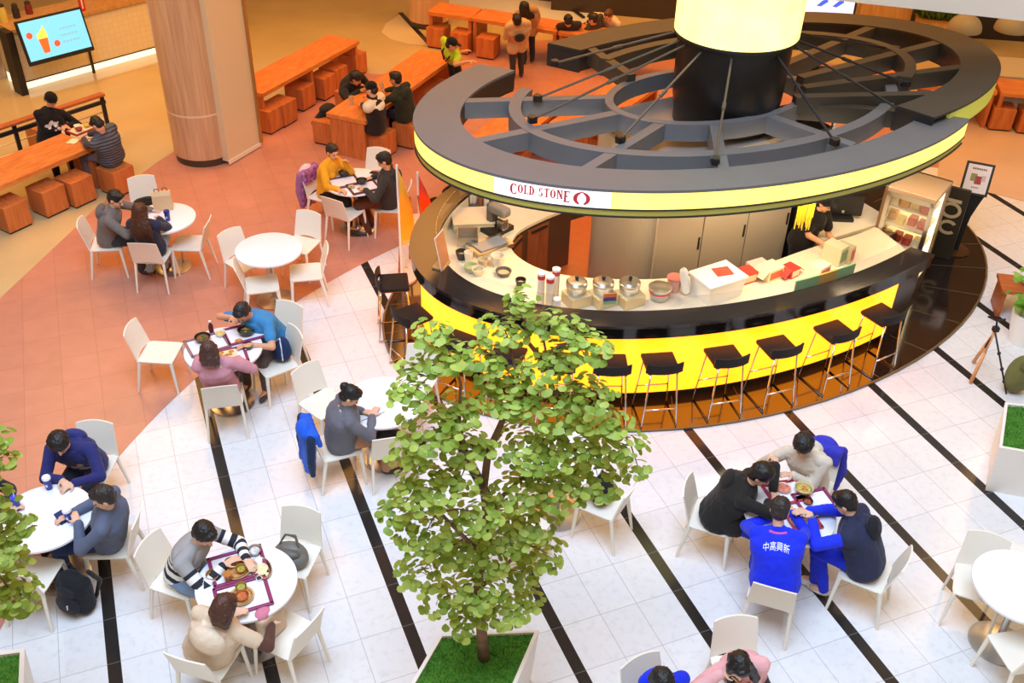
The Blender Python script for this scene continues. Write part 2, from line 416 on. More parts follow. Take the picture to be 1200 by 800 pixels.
# cream worktop: outer follows the counter, inner is the measured rounded edge
WI=[(1.62,-1.22),(1.2,-1.26),(.74,-1.25),(.24,-1.27),(-.16,-1.29),(-.8,-1.2),(-1.37,-1.07),(-1.82,-.88),(-2.3,-.6),(-2.6,-.3),(-2.73,.0),(-2.74,.3),(-2.62,.5),(-2.4,.68),(-1.95,.82),(-1.5,.9)]
def smooth_poly(P,n):
    P=[V((*p,0)) for p in P];o=[]
    for i in range(len(P)-1):
        p0,p1,p2,p3=P[max(i-1,0)],P[i],P[i+1],P[min(i+2,len(P)-1)]
        for k in range(n):
            t=k/n;o.append(.5*((2*p1)+(p2-p0)*t+(2*p0-5*p1+4*p2-p3)*t*t+(3*p1-p0-3*p2+p3)*t**3))
    o.append(P[-1]);return [(p.x,p.y) for p in o]
wi=resample(smooth_poly(WI,6),70)
wo=[]
for i in range(70):
    d=-66-(232-66)*i/69
    t=math.radians(d);wo.append((CI[0]*math.cos(t),CI[1]*math.sin(t)))
def strip_solid(bm,A,Bq,z0,z1):
    q=[]
    for (a,b) in zip(A,Bq):
        pa,pb=kp(*a),kp(*b)
        q.append([bm.verts.new((pa.x,pa.y,z0)),bm.verts.new((pa.x,pa.y,z1)),bm.verts.new((pb.x,pb.y,z1)),bm.verts.new((pb.x,pb.y,z0))])
    for i in range(len(q)-1):
        for k in range(4): bm.faces.new((q[i][k],q[i+1][k],q[i+1][(k+1)%4],q[i][(k+1)%4]))
    bm.faces.new(q[0]);bm.faces.new(list(reversed(q[-1])))
M_work=mat('cream_worktop','#efe0c2',.3,vary=.04,vscale=6)
bm=B();strip_solid(bm,wo,wi,.86,.9);kobj('worktop',bm,M_work,cnt)
bm=B();ering(bm,KC,KT,CI[0]+.05,CI[1]+.05,CI[0]-.0,CI[1]-.0,.02,1.06,D0,D1,90);kobj('inner_wall',bm,M_work,cnt)
bm=B();ering(bm,KC,KT,CI[0]+.03,CI[1]+.03,CI[0]+.022,CI[1]+.022,1.1,1.27,-72,-225,80);kobj('glass_guard',bm,M_glass,cnt)
wi2=[(x*1.02,y*1.03) for x,y in wi];wi3=[(x*1.12,y*1.15) for x,y in wi]
bm=B();strip_solid(bm,wi3,wi2,.02,.86);kobj('cabinet_front',bm,mat('brown_steel','#6a4a35',.35,metal=.35),cnt)
# doors on the undercounter run at the left end
def kbox(bm,u,v,z,s,rot=0.,bev=0.): 
    c=kp(u,v,z);box(bm,c,s,KT+rot,bev=bev)
for k,i in enumerate((47,51,56,61)):
    a,b_=wi2[i],wi2[i+4];a=V((a[0]*.995,a[1]*.99,0));b_=V((b_[0]*.995,b_[1]*.99,0));d=b_-a;c=(a+b_)/2
    bm=B();kbox(bm,c.x,c.y,.44,(d.length*.96,.03,.72),math.atan2(d.y,d.x),.006)
    dd=kobj('door',bm,mat('brown_steel_door','#76543c',.3,metal=.35) if k<2 else wood('reddish_door','#8a4a28','#9c5a32',(9,9,1)),cnt)
    bm=B();nn=V((-d.y,d.x,0)).normalized();nn=nn if nn.dot(-c)>0 else -nn;c2=c+nn*.03
    kbox(bm,c2.x,c2.y,.77,(d.length*.7,.02,.02),math.atan2(d.y,d.x));kobj('handle',bm,M_darkmetal,dd)
# core: oval block of tall grey cabinets round the drum
core=thing('core_cabinet','tall pale grey oval cabinet block in the middle of the kiosk','cabinet',K)
def stadium(hu,hv,n=16,e=2.6):
    P=[]
    for i in range(4*n):
        t=2*PI*i/(4*n);c,s=math.cos(t),math.sin(t)
        P.append((hu*math.copysign(abs(c)**(2/e),c),hv*math.copysign(abs(s)**(2/e),s)))
    return P
def kprism(bm,P,z0,z1,ou=0,ov=0):
    q=[kp(x+ou,y+ov) for x,y in P];prism(bm,[(p.x,p.y) for p in q],z0,z1)
M_grey=mat('grey_laminate','#a79a86',.3,vary=.03,vscale=2)
COU,COV=-.435,.0
bm=B();kprism(bm,stadium(1.085,.74,16,5),.08,2.16,COU,COV);kobj('body',bm,M_grey,core)
bm=B();kprism(bm,stadium(1.05,.70,16,5),.026,.08,COU,COV);kobj('plinth',bm,M_black,core)
bm=B();kprism(bm,stadium(1.10,.76,16,5),2.16,2.2,COU,COV);kobj('top',bm,mat('grey_top','#8d8377',.4),core)
for k in range(3):
    bm=B();u0=-1.45+k*.68
    kbox(bm,u0+.335,-.745,1.12,(.665,.03,2.02),0,.004);dr=kobj('door',bm,mat('grey_door','#b0a28c',.25,vary=.02,vscale=2),core)
    bm=B();kbox(bm,u0+.63,-.765,1.05,(.02,.015,.16));kobj('handle',bm,M_darkmetal,dr)
bm=B();kbox(bm,.82,-.38,1.1,(.30,.76,2.15));kobj('dark_side_panel',bm,M_black,core)
bm=B();tube(bm,[kp(1.03,-.72,.02),kp(1.03,-.72,2.3)],.03,10);kobj('steel_post',bm,M_steel,core)
# glass chiller with lit shelves at the right end of the counter
FA=math.atan2(-.575,.818);FR=V((4.49,11.27,.0205))
fr=thing('display_fridge','steel display fridge with lit cake shelves at counter end','fridge',FR,FA)
FW,FD,FH=.62,.64,1.46
M_fr=mat('fridge_steel','#8a6a50',.3,metal=.5)
bm=B();box(bm,(.02,FD/2,FH/2),(.04,FD,FH),bev=.004);obj('side_panel',bm,M_fr,fr)
bm=B();box(bm,(FW/2,FD-.02,FH/2),(FW,.04,FH));obj('back_panel',bm,M_fr,fr)
bm=B();box(bm,(FW/2,FD/2,.12),(FW,FD,.24),bev=.004);obj('base',bm,M_steel,fr)
bm=B();box(bm,(FW/2,FD/2,FH-.03),(FW,FD,.06),bev=.006);obj('top',bm,mat('fridge_top','#c4a88c',.3,metal=.3),fr)
bm=B();box(bm,(FW/2,FD-.045,.8),(FW-.08,.008,1.2));obj('lit_back',bm,emissive('fridge_light','#ffe9b0',3.),fr)
bm=B()
for x in (.06,FW-.03): box(bm,(x,.02,.82),(.05,.035,1.2))
for z in (.26,FH-.09): box(bm,(FW/2,.02,z),(FW-.04,.035,.06))
box(bm,(FW-.02,FD-.03,.82),(.03,.04,1.2));obj('door_frame',bm,M_steel,fr)
bm=B();box(bm,(FW/2,.02,.82),(FW-.12,.008,1.1));obj('glass_door',bm,M_glass,fr)
bm=B();box(bm,(FW-.012,FD/2,.82),(.008,FD-.08,1.14));obj('side_glass',bm,M_glass,fr)
for j,z in enumerate((.42,.68,.94,1.18)):
    bm=B();box(bm,(FW/2,FD/2,z),(FW-.1,FD-.12,.016));sh=obj('shelf',bm,plain('#f3e6c6',.3),fr)
    rr=random.Random(j)
    for k in range(4):
        bm=B();box(bm,(.12+k*.125,.16+rr.random()*.1,z+.055),(.1,.14,.09+.03*rr.random()),bev=.01)
        obj('cake_box',bm,plain(['#d24a2c','#e8a53a','#c23a30','#efd27a','#f2e3c2'][(j*3+k*2)%5],.5),sh)
# ------------------------------------------------------------ canopy above the kiosk
cp=thing('kiosk_canopy','oval dark canopy ring with lit yellow rim and glowing drum','canopy',(2.43,11.4,0))
A1c,A1t,A1=(2.224,11.479),math.radians(23.8),(3.568,2.251)          # near half
A2c,A2t,A2=(2.742,11.953),math.radians(24.2),(3.513,2.003)            # far half, a little higher
ZT=2.5
F0,F1=-47,-232
bm=B();ering(bm,A1c,A1t,*A1,A1[0]-.53,A1[1]-.44,ZT-.03,ZT,F0,F1,90)
kobj('near_ring',bm,M_charcoal,cp)
bm=B();ering(bm,A1c,A1t,A1[0]-.50,A1[1]-.41,A1[0]-.53,A1[1]-.44,ZT-.24,ZT-.03,F0,F1,90);ering(bm,A1c,A1t,A1[0]-.03,A1[1]-.03,A1[0]-.52,A1[1]-.43,ZT-.27,ZT-.25,F0,F1,90)
kobj('near_ring_lining',bm,mat('dark_brown_metal','#33291f',.45),cp)
def band(name,z0,z1,inset,m,d0,d1):
    bm=B();ering(bm,A1c,A1t,A1[0]-inset,A1[1]-inset,A1[0]-inset-.03,A1[1]-inset-.03,z0,z1,d0,d1,70);return kobj(name,bm,m,cp)
S0,S1=-128,-152
band('lit_rim',ZT-.215,ZT-.03,.012,M_glow2,F0,S0)
band('lit_rim',ZT-.215,ZT-.03,.012,M_glow2,S1,F1)
sg=band('sign_panel',ZT-.215,ZT-.03,.012,M_whiteglow,S0,S1)
band('rim_moulding',ZT-.23,ZT-.215,.0,M_darkmetal,F0,F1)
M_olive=mat('olive_ledge','#c6bf58',.35)  # lighter olive puts the lit rim's glow into the ledge colour
band('rim_ledge',ZT-.295,ZT-.23,.018,M_olive,F0,F1)
band('rim_lower_edge',ZT-.31,ZT-.295,.005,M_darkmetal,F0,F1)
# lettering wrapped round the sign panel
def text_mesh(body,size,font=None,extr=.002,bold=0.):
    cu=bpy.data.curves.new('t','FONT');cu.body=body;cu.size=size;cu.extrude=extr;cu.offset=bold;cu.align_x='LEFT'
    o=bpy.data.objects.new('t',cu);COL.objects.link(o)
    dg=bpy.context.evaluated_depsgraph_get();dg.update();me=bpy.data.meshes.new_from_object(o.evaluated_get(dg),depsgraph=dg)
    bpy.data.objects.remove(o);return me
# arc-length table along the rim
arc=[];s=0;prev=None
for i in range(2401):
    d=-160+40*i/2400
    p=ell(A1c,A1t,A1[0]-.008,A1[1]-.008,d)
    if prev is not None: s+=(p-prev).length
    arc.append((s,d,p));prev=p
def on_arc(sv):
    lo,hi=0,len(arc)-1
    while hi-lo>1:
        m=(lo+hi)//2
        if arc[m][0]<sv: lo=m
        else: hi=m
    p,q=arc[lo][2],arc[hi][2];t=(q-p).normalized();return p+(q-p)*((sv-arc[lo][0])/max(1e-9,arc[hi][0]-arc[lo][0])),V((t.y,-t.x,0))
def arc_s(d): return min(arc,key=lambda a:abs(a[1]-d))[0]
sA,sB=arc_s(S1),arc_s(S0)
def wrap(me,s0,z0,zs=1.,xs=1.):
    for v in me.vertices:
        p,n=on_arc(s0+v.co.x*xs)
        v.co=p+n*(.004+v.co.z)+V((0,0,z0+v.co.y*zs))
    me.update()
def serif_text(): 
    """condensed slab-serif capitals drawn from strokes; returns a mesh lying in xy"""
    bm=B();x=0.
    def R(x0,y0,x1,y1):
        for (a,b) in ((0,0),): pass
        n=max(1,int((x1-x0)/.02))
        for k in range(n):
            xa,xb=x0+(x1-x0)*k/n,x0+(x1-x0)*(k+1)/n
            box(bm,((xa+xb)/2,(y0+y1)/2,0),(xb-xa,y1-y0,.004))
    def arc_(cx,cy,rx,ry,w,t,a0,a1,n=22):
        for k in range(n):
            b0,b1=math.radians(a0+(a1-a0)*k/n),math.radians(a0+(a1-a0)*(k+1)/n)
            q=[]
            for bb in (b0,b1):
                c,s_=math.cos(bb),math.sin(bb);wx=w;wy=t
                q.append((V((cx+rx*c,cy+ry*s_,.002)),V((cx+(rx-wx)*c,cy+(ry-wy)*s_,.002))))
            vs=[bm.verts.new(p) for p in (q[0][0],q[1][0],q[1][1],q[0][1])]
            bm.faces.new(vs)
    H=1.
    def ch(c,x,h):
        S,T=.17*h/1.,.09*h
        if c=='C': arc_(x+.32*h,h/2,.32*h,h/2,S*1.2,T,48,312);R(x+.5*h,h*.68,x+.56*h,h*.98);R(x+.5*h,.04*h,x+.56*h,.3*h);return .66*h
        if c=='O': arc_(x+.3*h,h/2,.3*h,h/2,S*1.2,T,0,360,30);return .68*h
        if c=='L': R(x+.06*h,0,x+.06*h+S,h);R(x,h-T,x+.28*h,h);R(x,0,x+.48*h,T);R(x+.43*h,0,x+.48*h,.3*h);return .56*h
        if c=='D': R(x+.06*h,0,x+.06*h+S,h);R(x,h-T,x+.26*h,h);R(x,0,x+.26*h,T);arc_(x+.24*h,h/2,.34*h,h/2,S*1.2,T,-90,90);return .68*h
        if c=='S':
            arc_(x+.24*h,h*.74,.22*h,h*.26,S,T,30,250);arc_(x+.24*h,h*.26,.22*h,h*.26,S,T,-150,80);R(x+.4*h,h*.72,x+.45*h,h);R(x+.02*h,0,x+.07*h,h*.28);return .56*h
        if c=='T': R(x+.22*h,0,x+.22*h+S,h);R(x,h-T,x+.58*h,h);R(x,h*.75,x+.05*h,h);R(x+.53*h,h*.75,x+.58*h,h);R(x+.14*h,0,x+.44*h,T);return .66*h
        if c=='N':
            R(x+.06*h,0,x+.06*h+S*.6,h);R(x+.48*h,0,x+.48*h+S*.6,h);R(x,h-T,x+.18*h,h);R(x,0,x+.24*h,T);R(x+.4*h,h-T,x+.64*h,h)
            n=10
            for k in range(n):
                xa=x+.08*h+.42*h*k/n;R(xa,h*(1-(k+1)/n),xa+S*1.1,h*(1-k/n)+.02)
            return .72*h
        if c=='E': R(x+.06*h,0,x+.06*h+S,h);R(x,h-T,x+.5*h,h);R(x,0,x+.52*h,T);R(x+.06*h,h*.48,x+.36*h,h*.48+T);R(x+.32*h,h*.36,x+.36*h,h*.66);R(x+.45*h,h*.72,x+.5*h,h);R(x+.47*h,0,x+.52*h,h*.28);return .6*h
        return .35*h
    for i,c in enumerate('COLD STONE'):
        big=i in (0,);h=1.28 if i in (0,9) else 1.
        if i==0: off=-.28
        elif i==9: off=-.28
        else: off=0
        n0=len(bm.verts);bm.verts.ensure_lookup_table()
        w=ch(c,x,h);bm.verts.ensure_lookup_table()
        for v in bm.verts[n0:]: v.co.y+=off
        x+=w
    return bm,x
tb,tw=serif_text()
me=bpy.data.meshes.new('lettering');tb.to_mesh(me);tb.free()
LW=(sB-sA)
k=LW*.52/tw
wrap(me,sA+LW*.15,ZT-.15,.095,k);me.materials.append(M_red)
o=bpy.data.objects.new('lettering',me);COL.objects.link(o);me.transform(Matrix.Translation(-V(cp.location)));o.parent=sg
# round emblem of two facing leaf arcs beside the lettering
bm=B()
def emblem(bm):
    for sgn in (1,-1):
        n=16
        for k_ in range(n):
            q=[]
            for kk in (k_,k_+1):
                a=math.radians(-72+150*kk/n);w=.02+.022*math.sin(PI*kk/n)
                q.append((V((sgn*(.085*math.cos(a)),.085*math.sin(a),.002)),V((sgn*((.085-w)*math.cos(a)),(.085-w)*math.sin(a)*.95,.002))))
            bm.faces.new([bm.verts.new(p) for p in (q[0][0],q[1][0],q[1][1],q[0][1])])
    for sgn in (1,-1):                                              # little arrow heads that close the ring at the top
        bm.faces.new([bm.verts.new(p) for p in (V((0,.095,.002)),V((sgn*.035,.07,.002)),V((sgn*.03,.052,.002)),V((0,.078,.002)))])
emblem(bm)
me=bpy.data.meshes.new('emblem');bm.to_mesh(me);bm.free()
wrap(me,sA+LW*.76,ZT-.122,.85,1.0);me.materials.append(M_red)
o=bpy.data.objects.new('emblem',me);COL.objects.link(o);me.transform(Matrix.Translation(-V(cp.location)));o.parent=sg
# far half
ZF=2.6
G0,G1=-70,122
bm=B();ering(bm,A2c,A2t,*A2,A2[0]-.52,A2[1]-.44,ZF-.03,ZF,G0,G1,80);kobj('far_ring',bm,mat('unlit_ring_paint','#3f382b',.5,vary=.06,vscale=3),cp)  # unlit look of the far half is put into this darker colour
bm=B();ering(bm,A2c,A2t,A2[0]-.48,A2[1]-.40,A2[0]-.52,A2[1]-.44,ZF-.27,ZF-.03,G0,G1,80);ering(bm,A2c,A2t,A2[0]-.03,A2[1]-.03,A2[0]-.5,A2[1]-.42,ZF-.29,ZF-.27,G0,G1,80);kobj('far_ring_lining',bm,_mats['dark_brown_metal'],cp)
bm=B();ering(bm,A2c,A2t,A2[0]-.01,A2[1]-.01,A2[0]-.05,A2[1]-.05,ZF-.26,ZF-.03,G0+6,G1-4,80);kobj('far_rim',bm,emissive('olive_glow','#b9c04a',.35),cp)
for d in (G0,G1):
    p=ell(A2c,A2t,A2[0]-.26,A2[1]-.22,d);e=ell(A2c,A2t,A2[0],A2[1],d)-p
    bm=B();box(bm,(p.x,p.y,ZF-.15),(e.length*2.,.03,.28),math.atan2(e.y,e.x));kobj('end_plate',bm,M_black,cp)
# inner rings
def nring(name,f,w,h,m,d0,d1,c=A1c,t=A1t,A=A1,z=ZT):
    bm=B();ering(bm,c,t,A[0]*f,A[1]*f,A[0]*f-w,A[1]*f-w*.95,z-h,z,d0,d1,72);return kobj(name,bm,m,cp)
nring('middle_ring',.69,.14,.22,M_charcoal,-15,-215)
nring('middle_ring',.66,.14,.22,_mats['unlit_ring_paint'],-40,130,A2c,A2t,A2,ZF)
nring('inner_ring',.365,.1,.2,M_charcoal,0,360)
# radial beams
for d,f0,f1,ang in ((-172,.36,.87,0),(-138,.36,.84,0),(-108,.34,.81,0),(-75,.34,.8,0),(-45,.34,.86,0),(156,.34,.86,0)):
    near=d<-60 or d==156
    a=ell(A1c,A1t,A1[0]*f0,A1[1]*f0,d);b_=ell(A1c,A1t,A1[0]*f1,A1[1]*f1,d);e=b_-a;c=(a+b_)/2
    bm=B();box(bm,(c.x,c.y,ZT-.105),(e.length,.12,.2),math.atan2(e.y,e.x));kobj('beam',bm,M_charcoal if near else _mats['unlit_ring_paint'],cp)
for d,dd_ in ((125,118),(85,88),(50,62),(20,32),(-8,2),(-30,-28),(-50,-55)):
    a=ell(A1c,A1t,A1[0]*.34,A1[1]*.34,d);b_=ell(A2c,A2t,A2[0]-.5,A2[1]-.42,dd_);e=b_-a;c=(a+b_)/2
    bm=B();box(bm,(c.x,c.y,ZF-.11),(e.length,.12,.2),math.atan2(e.y,e.x));kobj('beam',bm,_mats['unlit_ring_paint'],cp)
# drum and lantern
DC=V((2.43,11.45,0))
bm=B();lathe(bm,[(.60,1.9),(.60,2.3),(.63,2.5),(.645,2.9),(.65,3.3)],DC,48);kobj('drum',bm,mat('drum_black','#171513',.35,vary=.2,vscale=2),cp,smooth=True,auto=40)
bm=B();lathe(bm,[(.69,3.26),(.7,3.27),(.72,5.4)],DC,64,True,True);kobj('lantern',bm,M_lantern,cp,smooth=True,auto=40)
bm=B();ering(bm,(DC.x,DC.y),0,.70,.70,.64,.64,3.235,3.262,0,360,64);kobj('lantern_rim',bm,M_darkmetal,cp)
# tie rods from the drum to the beams
for (px,py,ex,ey) in ((805,48,650,74),(805,50,624,140),(803,50,630,115),(822,62,727,163),(850,72,838,188),(908,66,978,166),(925,58,1060,132),(935,42,1062,98),(935,40,1050,58)):
    e=at(ex,ey,ZT+.03)
    dv=(V((e.x,e.y,0))-DC);
    s=DC+dv.normalized()*.63;s.z=3.17
    bm=B();tube(bm,[s,e],.014,8);m_=s.lerp(e,.45);tube(bm,[m_,s.lerp(e,.52)],.022,8);r=kobj('tie_rod',bm,M_darkmetal if px>900 else mat('rod_grey','#6f6a5e',.35,metal=.5),cp)
    bm=B();box(bm,(e.x,e.y,ZT+.03),(.1,.07,.08),math.atan2(dv.y,dv.x),bev=.01)
    tube(bm,[V((e.x,e.y,ZT+.04))-V((dv.y,-dv.x,0)).normalized()*.05,V((e.x,e.y,ZT+.04))+V((dv.y,-dv.x,0)).normalized()*.05],.035,10)
    kobj('bracket',bm,M_black,r)
# ------------------------------------------------------------ bar stools
def make_stool():
    t=thing('bar_stool','x','bar stool')
    m=mat('black_leather','#221e1e',.55,spec=.2,bump=.1,bscale=120)
    bm=B();box(bm,(0,0,.695),(.35,.33,.045),bev=.014)
    obj('seat',bm,m,t,smooth=True,auto=35)
    # low curved back at -y
    bm=B();L=[]
    for i in range(9):
        a=math.radians(-52+104*i/8);x=.195*math.sin(a)/math.sin(math.radians(52));y=-.20+.06*(1-math.cos(a))*2
        L.append([V((x,y+.010,.70)),V((x,y-.014,.70)),V((x,y-.02,.815)),V((x,y+.003,.815))])
    rings(bm,L);obj('backrest',bm,m,t,smooth=True,auto=40)
    bm=B();box(bm,(0,0,.667),(.32,.30,.012));obj('seat_underside',bm,mat('warm_ply','#a5602f',.5),t)
    for sx in (-1,1):
        bm=B();x0,x1=.14*sx,.19*sx
        tube(bm,[(x0,.13,.67),(x1,.19,.035),(x1,.18,.01),(x1,-.22,.01),(x1,-.215,.035),(x0,-.165,.67)],.009,8)
        obj('side_leg',bm,M_chrome,t,smooth=True)
    bm=B();tube(bm,[(-.178,-.20,.23),(.178,-.20,.23)],.009,8);obj('footrest',bm,M_chrome,t,smooth=True)
    bm=B();tube(bm,[(-.17,.165,.28),(.17,.165,.28)],.008,8);obj('crossbar',bm,M_chrome,t,smooth=True)
    return t
stool=proto(make_stool)
ang=[-210,-196.5,-183,-170.5,-158.5,-147,-136,-125.5,-115.8,-106.8,-98.2,-88.6,-79.8]
# stools stand at measured spots along the counter front
spots=[]
for (x,y) in ((722,420),(777,418),(848,412),(908,403),(975,388),(1028,368)): spots.append(at(x,y,.69))
for (x,y) in ((655,425),(600,415),(557,395),(508,364),(474,331),(478,250),(521,232)): spots.insert(0,at(x,y,.69))
lab=['black bar stool at the hidden far left end of the counter','black bar stool behind the flags, left of the counter','black bar stool nearest the terracotta floor at counter left','black bar stool second along from the flags, left counter end','black bar stool behind upper left leaves of the tree','black bar stool mostly hidden behind the middle of the tree','black bar stool peeping out at the right edge of the treetop leaves','black bar stool just right of the tree, back to the camera','black bar stool second to the right of the tree','black bar stool third to the right of the tree','black bar stool fourth to the right of the tree','black bar stool second from the right end of the counter','black bar stool at the right end of the counter beside the fridge']
for i,p in enumerate(spots):
    # face the counter: direction of the outward normal of the oval
    d=p-K;u,v=d.dot(Ku),d.dot(Kv);n=Ku*(u/CO[0]**2)+Kv*(v/CO[1]**2);n.normalize()
    e_=math.hypot(u/CO[0],v/CO[1]);q_=K+(Ku*u+Kv*v)*(1.05/e_);p=V((q_.x,q_.y,0))
    stool(V((p.x,p.y,.02 if (u/4.36)**2+(v/2.79)**2<1.02 else 0)),math.atan2(-n.y,-n.x)-PI/2,lab[i],'bar stools round the counter')
# ------------------------------------------------------------ white cafe tables and moulded chairs
def make_table():
    t=thing('round_table','x','table')
    bm=B();lathe(bm,[(.385,.705),(.4,.71),(.402,.722),(.4,.733),(.392,.736)],n=56);obj('tabletop',bm,M_white,t,smooth=True,auto=30)
    bm=B();lathe(bm,[(.03,.03),(.03,.70)],n=16);lathe(bm,[(.13,.69),(.13,.704)],n=20);obj('column',bm,M_steel,t,smooth=True,auto=30)
    bm=B();lathe(bm,[(.235,0.),(.235,.012),(.2,.022),(.06,.036),(.04,.06)],n=36);obj('base',bm,M_steel,t,smooth=True,auto=30)
    return t
table=proto(make_table)
def make_chair():
    t=thing('cafe_chair','x','chair')
    # seat: softly dished panel, rounded corners
    def prof(w,d,r,n=5):
        P=[]
        for cx,cy,a0 in ((w-r,d-r,0),(-w+r,d-r,90),(-w+r,-d+r,180),(w-r,-d+r,270)):
            for i in range(n+1):
                a=math.radians(a0+90*i/n);P.append((cx+r*math.cos(a),cy+r*math.sin(a)))
        return P
    bm=B();o=prof(.225,.22,.06)
    lo=[[V((x*.96,y*.96,.425)) for x,y in o],[V((x,y,.437)) for x,y in o],[V((x,y,.449)) for x,y in o],[V((x*.9,y*.9,.452)) for x,y in o],[V((x*.5,y*.5,.444)) for x,y in o]]
    rings(bm,lo);obj('seat',bm,M_cream,t,smooth=True,auto=50)
    # backrest: curved panel rising from the rear of the seat, arched lower edge
    bm=B();cols=[]
    nx,nz=12,7
    for s,off in ((0,0.),(1,.016)):
        g=[]
        for j in range(nz+1):
            row=[]
            for i in range(nx+1):
                q=-1+2*i/nx;f=j/nz
                w=.222-.02*f
                zb=.425+.045*(1-q*q)                                # arched lower edge seen from behind
                z=zb+(.815-.02*q*q*1.2-zb)*f
                y=-.205-.085*f-.02*f*f-.028*(1-q*q)-off
                row.append(bm.verts.new((q*w,y,z)))
            g.append(row)
        cols.append(g)
    for s,g in enumerate(cols):
        for j in range(nz):
            for i in range(nx):
                f=(g[j][i],g[j][i+1],g[j+1][i+1],g[j+1][i]);bm.faces.new(f)
    a,b_=cols
    for i in range(nx):
        bm.faces.new((a[0][i],a[0][i+1],b_[0][i+1],b_[0][i]));bm.faces.new((a[nz][i],a[nz][i+1],b_[nz][i+1],b_[nz][i]))
    for j in range(nz):
        bm.faces.new((a[j][0],a[j+1][0],b_[j+1][0],b_[j][0]));bm.faces.new((a[j][nx],a[j+1][nx],b_[j+1][nx],b_[j][nx]))
    obj('backrest',bm,M_cream,t,smooth=True,auto=50)
    for sx in (-1,1):
        for sy,yt,yb in ((1,.195,.225),(-1,-.2,-.285)):
            bm=B();lp=[]
            for f in (0,.08,.4,.75,1.):
                z=.445*(1-f);x=(.2+.028*f)*sx;y=yt+(yb-yt)*f;h=.026-.011*f;k=.02-.007*f
                lp.append([V((x+k*math.cos(a)*1.,y+h*math.sin(a),z)) for a in [PI*2*i/10 for i in range(10)]])
            rings(bm,lp);obj('leg',bm,M_cream,t,smooth=True,auto=60)
    return t
def make_small_chair():
    t=make_chair();S_=Matrix.Diagonal((.87,.87,.93,1))
    for c in t.children: c.data.transform(S_)
    return t
chair=proto(make_small_chair)
SZ=.42
TB={}
def put_table(k,x,y,label): TB[k]=V((x,y,0));table(V((x,y,0)),0,label,'white round cafe tables')
put_table('T1',-2.962,10.594,'empty round white table on terracotta with nothing on it')
put_table('T2',-4.44,11.28,'round white table with paper bag and blue cup')
put_table('T3',-2.19,12.42,'round white table with two black bowls on trays')
put_table('T4',-3.01,8.56,'round white table of man in blue shirt and woman in pink')
put_table('T5',-1.25,7.77,'round white table where a woman in grey writes alone')
put_table('T6',-3.93,6.10,'round white table with three blue cups')
put_table('T7',-2.064,5.461,'round white table with brass bowls and two plum trays')
put_table('T8',2.47,6.42,'round white table shared by four students')
put_table('T9',4.22,5.652,'empty round white table at the lower right edge')
p=at(866,800,.73);put_table('T10',p.x+.05,p.y-.43,'round white table under the bowl of the girl in pink, below frame')
p=at(652,602,0);put_table('T11',p.x,p.y,'round white table hidden behind the leafy tree')
CH={}
def put_chair(k,px,py,tgt,label,turn=0,z=.42,grp='cream cafe chairs'):
    p=at(px,py,z)
    if isinstance(tgt,str): d=TB[tgt]-p;a=math.atan2(d.y,d.x)
    else: a=math.radians(tgt)
    a+=math.radians(turn)
    CH[k]=(V((p.x,p.y,0)),a)
    chair(V((p.x,p.y,0)),a-PI/2,label,grp)
put_chair('2a',127,284,'T2','cream chair under the man in grey hoodie at paper bag table')
put_chair('2b',180,298,'T2','cream chair under the long haired woman in navy',turn=8)
put_chair('2c',222,284,'T2','empty cream chair right of the paper bag table',turn=12)
put_chair('2d',172,243,'T2','cream chair with a black bag behind the paper bag table',turn=-10)
put_chair('1a',288,306,'T1','empty cream chair on the left side of the bare table',turn=-10)
put_chair('1b',352,286,'T1','empty cream chair tucked behind right of the bare table')
put_chair('1c',358,318,'T1','empty cream chair lower right of the bare table',turn=10)
put_chair('1d',307,332,'T1','empty cream chair nearest the man in blue, below the bare table',turn=-62)
put_chair('3a',383,228,'T3','cream chair with purple jacket, under woman in mustard')
put_chair('3b',405,248,'T3','empty cream chair back to camera below the two bowl table',turn=-8)
put_chair('3c',457,240,'T3','cream chair under the man in black puffer jacket',turn=5)
put_chair('3d',438,208,'T3','empty cream chair behind the two bowl table',turn=0)
put_chair('4a',188,412,'T4','empty cream chair standing apart on terracotta, left of tray table',turn=20)
put_chair('4b',262,462,'T4','cream chair under the woman in pink',turn=6)
put_chair('4c',326,398,'T4','cream chair under the man in blue shirt',turn=10)
put_chair('4d',322,425,'T4','cream chair holding a navy backpack, below man in blue',turn=14)
put_chair('5a',380,472,'T5','empty cream chair behind the shoulder of the woman in grey',turn=-15)
put_chair('5b',397,521,'T5','cream chair with bright blue coat, under woman in grey',turn=-12)
put_chair('5c',455,520,'T5','cream chair with black bag below the writing table')
put_chair('5d',484,452,'T5','empty cream chair behind the writing table near bar stools',turn=0)
put_chair('6a',107,548,'T6','cream chair under the person in navy graphic hoodie',turn=0)
put_chair('6b',130,634,'T6','cream chair under the man in grey jacket, by black backpack',turn=0)
put_chair('6c',38,672,'T6','cream chair below the three cup table behind the plant leaves',turn=0)
put_chair('6d',-16,618,'T6','cream chair at the left edge of the three cup table',turn=0)
put_chair('7a',213,676,'T7','cream chair under the man in striped sweater',turn=6)
put_chair('7b',246,768,'T7','cream chair under the woman in beige furry coat',turn=8)
put_chair('7c',343,654,'T7','cream chair holding a slouchy grey handbag',turn=12)
put_chair('7d',335,742,'T7','cream chair with pink and beige bag at bottom of picture',turn=8)
put_chair('8a',836,606,'T8','cream chair under the student in black parka',turn=0)
put_chair('8b',948,570,'T8','cream chair with blue jacket, under student in white hoodie')
put_chair('8c',906,690,'T8','cream chair under student with lettering on blue jacket',turn=0)
put_chair('8d',1014,668,'T8','cream chair under student in navy vest',turn=0)
put_chair('9a',1146,684,-112,'empty cream chair upper left of the bare corner table')
put_chair('9b',1197,762,100,'empty cream chair below the bare corner table, cut by frame')
